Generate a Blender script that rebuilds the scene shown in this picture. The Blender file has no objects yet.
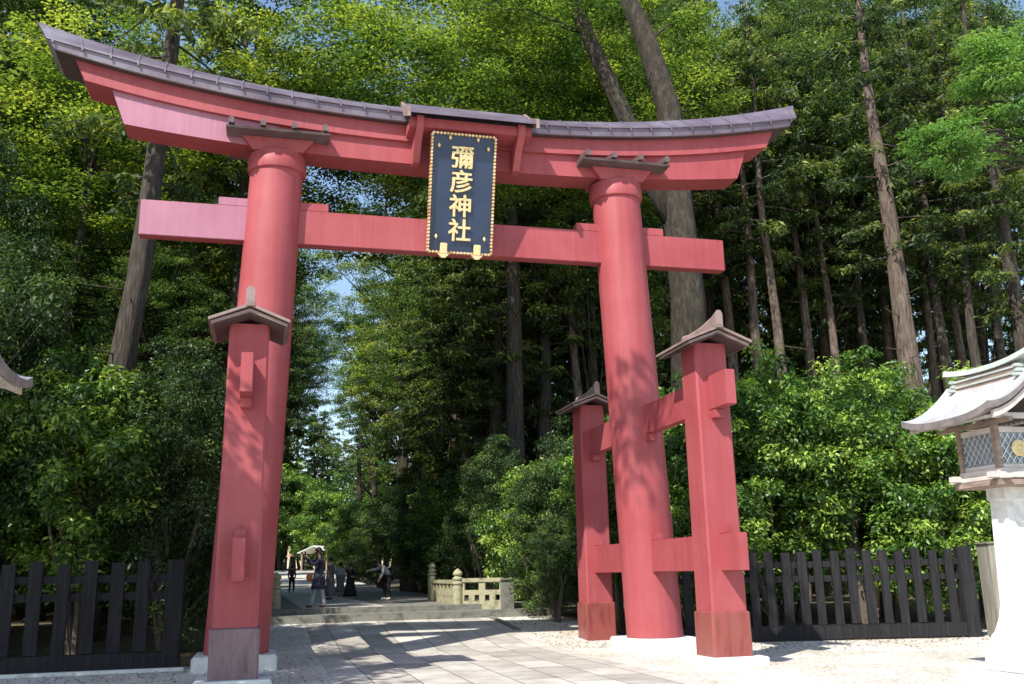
import bpy, bmesh, math, random
import numpy as np
from mathutils import Vector, Matrix
random.seed(7); RNG = np.random.default_rng(7)
S = bpy.context.scene
COL = S.collection
rad = math.radians

# ------------------------------------------------------------ camera
CP = Vector((0.3366, -19.2357, 1.6)); FPX = 955.15
_y, _p, _r = rad(14.6538), rad(13.623), rad(-1.2296)
CF = Vector((math.sin(_y)*math.cos(_p), math.cos(_y)*math.cos(_p), math.sin(_p)))
_R = Vector((math.cos(_y), -math.sin(_y), 0)); _U = _R.cross(CF)
CR = math.cos(_r)*_R + math.sin(_r)*_U; CU = -math.sin(_r)*_R + math.cos(_r)*_U
cd = bpy.data.cameras.new('camera'); cam = bpy.data.objects.new('camera', cd); COL.objects.link(cam)
cd.sensor_width = 36; cd.lens = FPX/1024*36; cd.clip_end = 2000; cd.clip_start = .1
cam.matrix_world = Matrix(((CR.x, CU.x, -CF.x, CP.x), (CR.y, CU.y, -CF.y, CP.y), (CR.z, CU.z, -CF.z, CP.z), (0, 0, 0, 1)))
S.camera = cam

# ------------------------------------------------------------ light
SUN_TRAVEL = Vector((1.0, .92, -1.5)).normalized()
w = bpy.data.worlds.new('World'); S.world = w; w.use_nodes = True
nt = w.node_tree; bg = nt.nodes['Background']
sky = nt.nodes.new('ShaderNodeTexSky'); sky.sky_type = 'NISHITA'; sky.sun_disc = False
sky.sun_elevation = math.asin(-SUN_TRAVEL.z)
sky.sun_rotation = math.atan2(-SUN_TRAVEL.x, -SUN_TRAVEL.y)
sky.air_density = 1.2; sky.dust_density = .6; sky.ozone_density = 1.5
nt.links.new(sky.outputs[0], bg.inputs[0]); bg.inputs[1].default_value = .15
sd = bpy.data.lights.new('sun', 'SUN'); sd.energy = 5.0; sd.angle = rad(.53); sd.color = (1, .955, .88)
sun = bpy.data.objects.new('sun', sd); COL.objects.link(sun)
sun.rotation_euler = SUN_TRAVEL.to_track_quat('-Z', 'Y').to_euler(); sun.location = (-30, -20, 40)
S.view_settings.view_transform = 'Standard'; S.view_settings.look = 'None'
S.view_settings.exposure = .52; S.view_settings.gamma = 1; S.view_settings.use_curve_mapping = False
S.cycles.max_bounces = 8; S.cycles.diffuse_bounces = 4; S.cycles.transmission_bounces = 4
S.cycles.sample_clamp_indirect = 6; S.cycles.caustics_reflective = False; S.cycles.caustics_refractive = False

def at(px, py, Y):                    # a point on the plane Y seen at a pixel of the photograph
    d = CF + CR*((px-512)/FPX) - CU*((py-342)/FPX)
    return CP + d*((Y-CP.y)/d.y)
def gz(Y):                            # height of the ground
    return 0 if Y < 2.5 else min(.42, (Y-2.5)*.07)+.026*max(0, min(Y, 130)-45)

# ------------------------------------------------------------ helpers
def tag(o, label=None, cat=None, group=None, kind=None):
    if label: o['label'] = label
    if cat: o['category'] = cat
    if group: o['group'] = group
    if kind: o['kind'] = kind
    return o
def empty(name, loc, label, cat, group=None, rz=0):
    o = bpy.data.objects.new(name, None); COL.objects.link(o); o.location = loc; o.rotation_euler = (0, 0, rz)
    o.empty_display_size = .3
    return tag(o, label, cat, group)
def link(name, me, mat, parent=None, smooth=False):
    o = bpy.data.objects.new(name, me); COL.objects.link(o)
    if mat and not me.materials: me.materials.append(mat)
    if parent: o.parent = parent
    if smooth: me.polygons.foreach_set('use_smooth', [True]*len(me.polygons))
    return o
class MB:                             # collects verts and faces of ONE mesh
    def __init__(s): s.v = []; s.f = []
    def add(s, vs, fs):
        n = len(s.v); s.v += [tuple(v) for v in vs]; s.f += [tuple(i+n for i in f) for f in fs]; return s
    def box(s, x0, x1, y0, y1, z0, z1, bev=0):
        b = bev
        if b <= 0:
            return s.add([(x0,y0,z0),(x1,y0,z0),(x1,y1,z0),(x0,y1,z0),(x0,y0,z1),(x1,y0,z1),(x1,y1,z1),(x0,y1,z1)],
                  [(3,2,1,0),(4,5,6,7),(0,1,5,4),(1,2,6,5),(2,3,7,6),(3,0,4,7)])
        bm = bmesh.new(); bmesh.ops.create_cube(bm, size=1)
        for v in bm.verts: v.co = Vector(((x0+x1)/2+v.co.x*(x1-x0), (y0+y1)/2+v.co.y*(y1-y0), (z0+z1)/2+v.co.z*(z1-z0)))
        bmesh.ops.bevel(bm, geom=bm.edges[:], offset=b, segments=2, affect='EDGES')
        bm.verts.index_update(); s.add([v.co[:] for v in bm.verts], [[v.index for v in f.verts] for f in bm.faces]); bm.free(); return s
    def loft(s, rings, cap=True):     # rings: lists of equal length
        n = len(rings[0]); b = len(s.v)
        for r in rings: s.v += [tuple(p) for p in r]
        for i in range(len(rings)-1):
            for j in range(n):
                k = (j+1) % n; s.f.append((b+i*n+j, b+i*n+k, b+(i+1)*n+k, b+(i+1)*n+j))
        if cap:
            s.f.append(tuple(b+j for j in reversed(range(n)))); m = b+(len(rings)-1)*n; s.f.append(tuple(m+j for j in range(n)))
        return s
    def tube(s, pts, rs, n=8, cap=True, wob=0, ridge=0):
        pts = [Vector(p) for p in pts]; rings = []; rk = [1+ridge*(random.random()-.5) for _ in range(n)]
        for i, p in enumerate(pts):
            t = (pts[min(i+1, len(pts)-1)]-pts[max(i-1, 0)])
            if t.length < 1e-6: t = Vector((0, 0, 1))
            t.normalize()
            a = t.cross(Vector((0, 1, 0)) if abs(t.y) < .9 else Vector((1, 0, 0))).normalized(); b = t.cross(a)
            rings.append([p+(a*math.cos(2*math.pi*k/n)+b*math.sin(2*math.pi*k/n))*rs[i]*rk[k]*(1+wob*(random.random()-.5)) for k in range(n)])
        return s.loft(rings, cap)
    def lathe(s, prof, c=(0, 0), n=24):
        return s.loft([[(c[0]+r*math.cos(2*math.pi*k/n), c[1]+r*math.sin(2*math.pi*k/n), z) for k in range(n)] for r, z in prof])
    def build(s, name, mat, parent=None, smooth=False, xf=None):
        me = bpy.data.meshes.new(name); me.from_pydata(s.v, [], s.f)
        if xf: me.transform(xf)
        bm = bmesh.new(); bm.from_mesh(me); bmesh.ops.recalc_face_normals(bm, faces=bm.faces); bm.to_mesh(me); bm.free()
        o = link(name, me, mat, parent, smooth)
        return o
def auto_smooth(o, ang=35):
    me = o.data; bm = bmesh.new(); bm.from_mesh(me)
    for f in bm.faces: f.smooth = True
    for e in bm.edges:
        if len(e.link_faces) == 2 and e.calc_face_angle(0) > rad(ang): e.smooth = False
    bm.to_mesh(me); bm.free(); return o

# ------------------------------------------------------------ materials
def mat(name):
    m = bpy.data.materials.new(name); m.use_nodes = True; n = m.node_tree
    return m, n, n.nodes['Principled BSDF']
def nd(n, t, **kw):
    x = n.nodes.new(t)
    for k, v in kw.items():
        if k in x.inputs: x.inputs[k].default_value = v
        else: setattr(x, k, v)
    return x
def ramp(n, fac, stops):
    r = n.nodes.new('ShaderNodeValToRGB'); e = r.color_ramp.elements
    e[0].position, e[0].color = stops[0][0], (*stops[0][1], 1); e[1].position, e[1].color = stops[-1][0], (*stops[-1][1], 1)
    for p, c in stops[1:-1]:
        q = e.new(p); q.color = (*c, 1)
    n.links.new(fac, r.inputs[0]); return r.outputs[0]
def noise_mat(name, c1, c2, scale=4, rough=.7, bump=.2, bscale=None, stretch=(1, 1, 1), c3=None, spec=.5, bd=.02, metal=0, detail=8):
    m, n, b = mat(name)
    tc = nd(n, 'ShaderNodeTexCoord'); mp = nd(n, 'ShaderNodeMapping', Scale=stretch); n.links.new(tc.outputs['Object'], mp.inputs[0])
    ns = nd(n, 'ShaderNodeTexNoise', Scale=scale, Detail=detail, Roughness=.62); n.links.new(mp.outputs[0], ns.inputs['Vector'])
    st = [(.3, c1), (.7, c2)] if c3 is None else [(.3, c1), (.52, c2), (.72, c3)]
    n.links.new(ramp(n, ns.outputs['Fac'], st), b.inputs['Base Color'])
    n2 = nd(n, 'ShaderNodeTexNoise', Scale=bscale or scale*5, Detail=8, Roughness=.7); n.links.new(mp.outputs[0], n2.inputs['Vector'])
    bp = nd(n, 'ShaderNodeBump', Strength=bump, Distance=bd); n.links.new(n2.outputs['Fac'], bp.inputs['Height']); n.links.new(bp.outputs[0], b.inputs['Normal'])
    b.inputs['Roughness'].default_value = rough; b.inputs['Specular IOR Level'].default_value = spec; b.inputs['Metallic'].default_value = metal
    return m
M = {}
def paint(name, c, c2):               # weathered lacquer: broad fading, fine streaks running down, pinholes
    m, n, b = mat(name)
    tc = nd(n, 'ShaderNodeTexCoord')
    a = nd(n, 'ShaderNodeTexNoise', Scale=.55, Detail=6, Roughness=.6); n.links.new(tc.outputs['Object'], a.inputs['Vector'])
    mp = nd(n, 'ShaderNodeMapping', Scale=(7, 7, .35)); n.links.new(tc.outputs['Object'], mp.inputs[0])
    s = nd(n, 'ShaderNodeTexNoise', Scale=1, Detail=7, Roughness=.65); n.links.new(mp.outputs[0], s.inputs['Vector'])
    ad = nd(n, 'ShaderNodeMath', operation='MULTIPLY_ADD'); n.links.new(s.outputs['Fac'], ad.inputs[0]); ad.inputs[1].default_value = .6
    n.links.new(a.outputs['Fac'], ad.inputs[2])
    base = ramp(n, ad.outputs[0], [(.58, c), (.95, c2)])
    g1 = nd(n, 'ShaderNodeMapping', Scale=(11, 11, .22)); n.links.new(tc.outputs['Object'], g1.inputs[0])
    g2 = nd(n, 'ShaderNodeTexNoise', Scale=1, Detail=9, Roughness=.75); n.links.new(g1.outputs[0], g2.inputs['Vector'])
    gf = ramp(n, g2.outputs['Fac'], [(.36, (.62, .58, .58)), (.48, (1, 1, 1)), (.62, (1, 1, 1)), (.74, (1.22, 1.3, 1.3))])
    sc = nd(n, 'ShaderNodeTexNoise', Scale=9, Detail=10, Roughness=.8); n.links.new(tc.outputs['Object'], sc.inputs['Vector'])
    sf = ramp(n, sc.outputs['Fac'], [(.30, (.72, .70, .70)), (.42, (1, 1, 1)), (.66, (1, 1, 1)), (.75, (1.25, 1.5, 1.5))])
    m1_ = nd(n, 'ShaderNodeMix', data_type='RGBA', blend_type='MULTIPLY'); m1_.inputs[0].default_value = .17; n.links.new(base, m1_.inputs[6]); n.links.new(gf, m1_.inputs[7])
    m2_ = nd(n, 'ShaderNodeMix', data_type='RGBA', blend_type='MULTIPLY'); m2_.inputs[0].default_value = .7; n.links.new(m1_.outputs[2], m2_.inputs[6]); n.links.new(sf, m2_.inputs[7])
    col = m2_.outputs[2]
    v = nd(n, 'ShaderNodeTexVoronoi', Scale=3.1); n.links.new(tc.outputs['Object'], v.inputs['Vector'])
    lt = nd(n, 'ShaderNodeMath', operation='LESS_THAN'); n.links.new(v.outputs['Distance'], lt.inputs[0]); lt.inputs[1].default_value = .028
    mx = nd(n, 'ShaderNodeMix', data_type='RGBA'); n.links.new(lt.outputs[0], mx.inputs[0]); n.links.new(col, mx.inputs[6]); mx.inputs[7].default_value = (.55, .3, .3, 1)
    n.links.new(mx.outputs[2], b.inputs['Base Color'])
    b.inputs['Roughness'].default_value = .55; b.inputs['Specular IOR Level'].default_value = .35
    bp = nd(n, 'ShaderNodeBump', Strength=.12, Distance=.01); n.links.new(s.outputs['Fac'], bp.inputs['Height']); n.links.new(bp.outputs[0], b.inputs['Normal'])
    return m
M['red'] = paint('vermilion_paint', (.295, .050, .058), (.375, .085, .094))
M['sheen'] = paint('sky_sheen_vermilion_paint', (.35, .135, .195), (.43, .19, .26))  # vermilion with a lilac sky reflection put into the colour
M['base'] = noise_mat('base_cladding', (.15, .035, .032), (.27, .065, .055), 2.2, .32, .1, c3=(.22, .085, .075), stretch=(3, 3, .6))
M['base_sheen'] = noise_mat('grey_sheen_base_cladding', (.10, .06, .075), (.19, .13, .15), 2.2, .35, .1, c3=(.17, .07, .07), stretch=(3, 3, .6), metal=.2)  # cladding with a grey metal sheen mixed into its colour
M['copper'] = noise_mat('roof_metal', (.10, .075, .10), (.18, .14, .175), .8, .45, .15, metal=.3, c3=(.28, .26, .30))
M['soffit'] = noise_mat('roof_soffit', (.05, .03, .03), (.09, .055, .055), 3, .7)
M['cap'] = noise_mat('post_roof_metal', (.15, .10, .085), (.28, .20, .18), 3, .5, .2, c3=(.2, .13, .12))
M['capdark'] = noise_mat('dark_roof_metal', (.07, .045, .045), (.16, .12, .12), 3, .55, .2)
M['granite'] = noise_mat('white_granite', (.48, .47, .44), (.74, .73, .70), 3.5, .8, .4, 70, c3=(.80, .79, .76))
M['stone_old'] = noise_mat('mossy_stone', (.16, .155, .09), (.40, .37, .24), 5, .9, .7, 30, c3=(.27, .29, .10))
M['step'] = noise_mat('step_stone', (.075, .075, .06), (.20, .195, .17), 4, .9, .4, 30, c3=(.17, .18, .12))
M['fence'] = noise_mat('black_stained_wood', (.008, .0075, .009), (.018, .017, .019), 3, .8, .8, 12, stretch=(6, 6, .5), c3=(.034, .032, .032), spec=.3)
M['oldwood'] = noise_mat('weathered_grey_wood', (.16, .15, .12), (.34, .32, .27), 3, .85, .6, 14, stretch=(5, 5, .5))
M['lwood'] = noise_mat('lantern_wood', (.16, .11, .085), (.36, .27, .22), 4, .7, .3, 20, stretch=(1, 1, 4))
M['lwhite'] = noise_mat('pale_lantern_wood', (.46, .40, .36), (.66, .61, .57), 4, .7, .2)
M['lroof'] = noise_mat('pale_copper_roof', (.38, .38, .38), (.56, .56, .57), 2.5, .38, .1, c3=(.5, .5, .5), metal=.2)
M['lfascia'] = noise_mat('layered_roof_edge', (.13, .11, .11), (.24, .21, .20), 5, .7, .3)
M['patina'] = noise_mat('patina_copper', (.34, .38, .35), (.52, .57, .53), 6, .55, .3)
M['glass'] = noise_mat('lantern_pane', (.16, .19, .22), (.28, .32, .36), 2, .25, 0)
M['steel'] = noise_mat('lattice_metal', (.55, .58, .6), (.68, .7, .7), 6, .4, .1, metal=.3)
M['gold'] = noise_mat('gold_leaf', (.70, .45, .16), (.88, .72, .40), 6, .4, .3, metal=.3, c3=(.80, .52, .14))
M['goldedge'] = noise_mat('worn_gold_edge', (.55, .22, .06), (.85, .60, .30), 7, .4, .4, c3=(.85, .75, .6), metal=.2)
M['navy'] = noise_mat('navy_lacquer', (.016, .030, .068), (.030, .052, .108), 1.3, .3, .05)
M['bark'] = noise_mat('cedar_bark', (.02, .016, .012), (.075, .06, .046), 4.2, .95, 1, 6, stretch=(4, 4, .45), c3=(.15, .13, .105), bd=.10)
M['palebark'] = noise_mat('pale_cedar_bark', (.045, .03, .022), (.19, .14, .11), 3.2, .95, 1, 6, stretch=(4, 4, .6), c3=(.31, .26, .22), bd=.14)
M['bark2'] = noise_mat('maple_bark', (.018, .014, .009), (.052, .040, .027), 3.0, .95, 1, 7, stretch=(2.4, 2.4, .8), c3=(.10, .092, .066), bd=.12)
M['twig'] = noise_mat('twig_bark', (.07, .055, .042), (.16, .13, .10), 6, .95, .5)

def leafmat(name, cols, trans=.4, rough=.5, spec=.4, tcol=None):
    m, n, b = mat(name)
    at_ = nd(n, 'ShaderNodeAttribute', attribute_name='tint'); oi = nd(n, 'ShaderNodeObjectInfo')
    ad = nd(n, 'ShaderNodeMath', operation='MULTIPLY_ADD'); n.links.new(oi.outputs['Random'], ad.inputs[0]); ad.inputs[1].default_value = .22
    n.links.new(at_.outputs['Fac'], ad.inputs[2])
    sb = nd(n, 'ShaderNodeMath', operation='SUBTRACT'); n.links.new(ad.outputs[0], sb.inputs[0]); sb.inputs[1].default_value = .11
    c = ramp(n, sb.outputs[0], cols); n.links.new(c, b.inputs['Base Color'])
    b.inputs['Roughness'].default_value = rough; b.inputs['Specular IOR Level'].default_value = spec
    tr = nd(n, 'ShaderNodeBsdfTranslucent')
    mul = nd(n, 'ShaderNodeMix', data_type='RGBA', blend_type='MULTIPLY'); mul.inputs[0].default_value = 1
    n.links.new(c, mul.inputs[6]); mul.inputs[7].default_value = (*(tcol or (1.5, 1.5, .6)), 1); n.links.new(mul.outputs[2], tr.inputs[0])
    ms = nd(n, 'ShaderNodeMixShader'); ms.inputs[0].default_value = trans
    n.links.new(b.outputs[0], ms.inputs[1]); n.links.new(tr.outputs[0], ms.inputs[2])
    n.links.new(ms.outputs[0], n.nodes['Material Output'].inputs['Surface'])
    return m
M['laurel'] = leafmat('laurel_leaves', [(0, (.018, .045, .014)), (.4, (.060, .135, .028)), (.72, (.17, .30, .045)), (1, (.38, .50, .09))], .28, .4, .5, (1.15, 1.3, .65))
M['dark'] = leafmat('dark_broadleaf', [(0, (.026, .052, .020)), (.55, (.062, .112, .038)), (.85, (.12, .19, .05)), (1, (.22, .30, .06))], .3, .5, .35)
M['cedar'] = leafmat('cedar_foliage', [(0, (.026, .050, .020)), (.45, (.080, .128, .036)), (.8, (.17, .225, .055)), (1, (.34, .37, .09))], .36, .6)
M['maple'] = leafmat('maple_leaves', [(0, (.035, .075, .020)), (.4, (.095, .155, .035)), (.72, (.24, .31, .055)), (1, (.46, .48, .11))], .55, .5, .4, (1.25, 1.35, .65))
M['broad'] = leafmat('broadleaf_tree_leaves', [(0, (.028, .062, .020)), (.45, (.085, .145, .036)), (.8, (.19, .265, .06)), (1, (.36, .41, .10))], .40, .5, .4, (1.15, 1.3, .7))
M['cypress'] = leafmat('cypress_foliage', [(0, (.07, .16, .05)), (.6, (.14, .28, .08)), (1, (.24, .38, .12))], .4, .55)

# ------------------------------------------------------------ the setting: ground
def ground_mesh(name, xs, ys, zf, m):
    v = [(x, y, zf(x, y)) for y in ys for x in xs]; nx = len(xs)
    f = [(j*nx+i, j*nx+i+1, (j+1)*nx+i+1, (j+1)*nx+i) for j in range(len(ys)-1) for i in range(nx-1)]
    me = bpy.data.meshes.new(name); me.from_pydata(v, [], f); return tag(link(name, me, m), kind='structure')
m, n, b = mat('gravel'); M['gravel'] = m
tc = nd(n, 'ShaderNodeTexCoord')
v1 = nd(n, 'ShaderNodeTexVoronoi', Scale=26); v2 = nd(n, 'ShaderNodeTexNoise', Scale=.7, Detail=7, Roughness=.65)
for x in (v1, v2): n.links.new(tc.outputs['Object'], x.inputs['Vector'])
wn = nd(n, 'ShaderNodeSeparateColor'); n.links.new(v1.outputs['Color'], wn.inputs[0])
c1 = ramp(n, wn.outputs[0], [(0, (.36, .35, .33)), (.5, (.64, .625, .59)), (1, (.82, .80, .76))])
c2 = ramp(n, v2.outputs['Fac'], [(.32, (.78, .70, .58)), (.6, (1, .98, .93))])
mx = nd(n, 'ShaderNodeMix', data_type='RGBA', blend_type='MULTIPLY'); mx.inputs[0].default_value = 1; n.links.new(c1, mx.inputs[6]); n.links.new(c2, mx.inputs[7])
n.links.new(mx.outputs[2], b.inputs['Base Color']); b.inputs['Roughness'].default_value = .9
bp = nd(n, 'ShaderNodeBump', Strength=.8, Distance=.02); n.links.new(v1.outputs['Distance'], bp.inputs['Height']); n.links.new(bp.outputs[0], b.inputs['Normal'])
m, n, b = mat('paving'); M['paving'] = m
tc = nd(n, 'ShaderNodeTexCoord'); mp = nd(n, 'ShaderNodeMapping'); mp.inputs['Rotation'].default_value = (0, 0, rad(90)); n.links.new(tc.outputs['Object'], mp.inputs[0])
br = nd(n, 'ShaderNodeTexBrick', Scale=1, **{'Mortar Size': .012, 'Mortar Smooth': .2, 'Brick Width': 1.2, 'Row Height': .70, 'Color1': (.40, .38, .345, 1), 'Color2': (.62, .595, .545, 1), 'Mortar': (.16, .15, .13, 1)})
n.links.new(mp.outputs[0], br.inputs['Vector'])
v2 = nd(n, 'ShaderNodeTexNoise', Scale=1.3, Detail=9, Roughness=.7); n.links.new(tc.outputs['Object'], v2.inputs['Vector'])
c2 = ramp(n, v2.outputs['Fac'], [(.3, (.62, .58, .55)), (.65, (1.08, 1.06, 1.03))])
mx = nd(n, 'ShaderNodeMix', data_type='RGBA', blend_type='MULTIPLY'); mx.inputs[0].default_value = 1; n.links.new(br.outputs['Color'], mx.inputs[6]); n.links.new(c2, mx.inputs[7])
n.links.new(mx.outputs[2], b.inputs['Base Color']); b.inputs['Roughness'].default_value = .75
sub = nd(n, 'ShaderNodeMath', operation='MULTIPLY_ADD'); n.links.new(br.outputs['Fac'], sub.inputs[0]); sub.inputs[1].default_value = -1.0
v3 = nd(n, 'ShaderNodeTexNoise', Scale=40, Detail=6); n.links.new(tc.outputs['Object'], v3.inputs['Vector']); 
ml = nd(n, 'ShaderNodeMath', operation='MULTIPLY'); n.links.new(v3.outputs['Fac'], ml.inputs[0]); ml.inputs[1].default_value = .3; n.links.new(ml.outputs[0], sub.inputs[2])
bp = nd(n, 'ShaderNodeBump', Strength=.6, Distance=.012); n.links.new(sub.outputs[0], bp.inputs['Height']); n.links.new(bp.outputs[0], b.inputs['Normal'])
M['soil'] = noise_mat('forest_soil', (.05, .038, .022), (.13, .10, .055), 1.4, .95, .8, 14, c3=(.07, .10, .03), bd=.05)

YS = [-60, -30, -20, -12, -6, -3, 0, 2.5, 4, 6, 8.5, 12, 20, 45, 80, 130, 200, 900]
ground_mesh('ground', [-900, -200, -60, -20, -5, 0, 5, 10, 20, 60, 200, 900], [-900]+YS[:1]+YS[1:], lambda x, y: gz(y), M['gravel'])
ground_mesh('paved_path', [1.55, 6.65], [-12, -6, 0, 2.5, 4, 6, 8.2], lambda x, y: gz(y)+.006, M['paving'])
def floor(name, x0, x1, ys, wig=.0):
    return ground_mesh(name, [x0, (x0+x1)/2, x1], ys, lambda x, y: gz(y)+.012, M['soil'])
floor('forest_floor', -200, -.2, [.9, 2.5, 4, 6, 8.5, 12, 45, 130])
floor('forest_floor', 8.9, 200, [2.2, 2.5, 4, 6, 8.5, 12, 45, 130])
ground_mesh('forest_floor', [-400, 0, 400], [118, 130, 800], lambda x, y: gz(y)+.35*(y < 131)+.02, M['soil'])
# kerb between path and gravel on the right, two steps and the bridge deck
mb = MB(); mb.loft([[(6.66, y, gz(y)-.1), (6.80, y, gz(y)-.1), (6.80, y, gz(y)+.05), (6.66, y, gz(y)+.05)] for y in (5.2, 6.2, 7.2, 8.18)]); tag(mb.build('path_kerb', M['step']), kind='structure')
tag(MB().box(.3, 8.6, 8.2, 9.2, .2, .60, .015).build('lower_step', M['step']), kind='structure')
mb = MB(); mb.loft([[(.3, y, .1), (8.2, y, .1), (8.2, y, gz(y)+.332), (.3, y, gz(y)+.332)] for y in (9.2, 20, 45, 80, 118)]); tag(mb.build('bridge_deck', M['step']), kind='structure')
ground_mesh('bridge_paving', [1.5, 3.9], [9.35, 45, 100], lambda x, y: gz(y)+.336, M['paving'])
ground_mesh('far_path', [.3, 8.2], [50, 80, 118], lambda x, y: gz(y)+.341, M['gravel'])

# ------------------------------------------------------------ torii gate
W = 8.186; LEAN = .0405; D = 3.32; CX = W/2
gate = empty('torii_gate', (CX, 0, 0), 'huge vermilion wooden torii gate with a curved tiled top standing over the path', 'shrine gate')
def G(mb, name, m, smooth=False, parent=None, ang=None):
    o = mb.build(name, m, None, smooth, Matrix.Translation((-CX, 0, 0))); o.parent = parent or gate
    if ang: auto_smooth(o, ang)
    return o
def sweep_x(us, section, name, m, ang=None, parent=None, x_of=None):    # section(u) -> list of (du, y, z)
    mb = MB(); mb.loft([[(CX+u+p[0], p[1], p[2]) for p in section(u)] for u in us]); return G(mb, name, m, ang=ang, parent=parent)
zb = lambda u: 10.18+.35*(abs(u)/6.85)**2.5
zt = lambda u: 10.66+.56*(abs(u)/6.95)**2.5
zk = lambda u: 11.12+.80*(abs(u)/7.8)**2.3
ze = lambda u: 11.03+.85*(abs(u)/8.1)**2.3
zr = lambda u: 11.62+1.13*(abs(u)/8.65)**2.3
def rect(u, h, z0f, z1f, slant):      # slant: extra outward shift of the top at the ends
    s = math.copysign(slant, u) if abs(u) > 6.5 else 0
    return [(0, -h, z0f(u)), (s, -h, z1f(u+s)), (s, h, z1f(u+s)), (0, h, z0f(u))]
lin = lambda a, b, k: [a+(b-a)*i/k for i in range(k+1)]
sweep_x(lin(-CX+.332, 6.75, 36), lambda u: rect(u, .33, zb, lambda q: zt(q)-.003, .27), 'lower_lintel', M['red'], 20)
# left length of the lower lintel, sky sheen painted on its front, butted against the joint over the left pillar
def front_sheen(o):  # colours the lilac sheen onto the front faces only
    o.data.materials.append(M['sheen'])
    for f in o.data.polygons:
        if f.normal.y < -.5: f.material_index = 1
front_sheen(sweep_x(lin(-6.75, -CX+.33, 12), lambda u: rect(u, .333, zb, lambda q: zt(q)-.003, .27), 'lower_lintel', M['red'], 20))
sweep_x(lin(-7.53, 7.53, 44), lambda u: rect(u, .42, lambda q: zt(q), zk, .27), 'upper_lintel', M['red'], 20)
us = lin(-8.1, 8.1, 60)
def roofsec(u):
    k = u/8.1; s = .5*math.copysign(abs(k)**8, k)
    pr = [(0, -.58, ze(u)), (s*.25, -.60, ze(u)+.17), (s*.3, -.64, ze(u)+.18), (s*.35, -.64, ze(u)+.21)]
    for q in (.33, .66): pr.append((s*(.35+.65*q), -.64*(1-q), ze(u)+.21+(zr(u+s)-ze(u)-.21)*(q**.9)))
    pr.append((s, -.05, zr(u+s)))
    left = pr; right = [(a, -y, z) for a, y, z in reversed(pr)]
    return left+right
roof = sweep_x(us, roofsec, 'roof', M['copper'], 30)
k = -8.0                              # standing seams of the metal tiles with the small drip lug under each
while k < 8.05:
    for sg in (-1, 1):
        P = [Vector((CX+k+p[0], p[1], p[2])) for p in roofsec(k)[2:7]]
        if sg == 1: P = [Vector((p.x, -p.y, p.z)) for p in P]
        off = Vector((0, sg*.012, .014))
        ring = lambda p, d: [p+Vector((-.018, 0, 0)), p+Vector((.018, 0, 0)), p+Vector((.018, 0, 0))+d, p+Vector((-.018, 0, 0))+d]
        q = P[0]; Q = [q+Vector((0, 0, -.06))]+P
        mb = MB(); mb.loft([ring(p-off*.8, off*1.8) for p in Q]); G(mb, 'roof_seam', M['copper'], parent=roof)
    k += .50
sweep_x(us, lambda u: [(0, -.575, ze(u)-.02), (0, -.575, ze(u)+.05), (0, .575, ze(u)+.05), (0, .575, ze(u)-.02)], 'roof_soffit', M['soffit'], 20)
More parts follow.
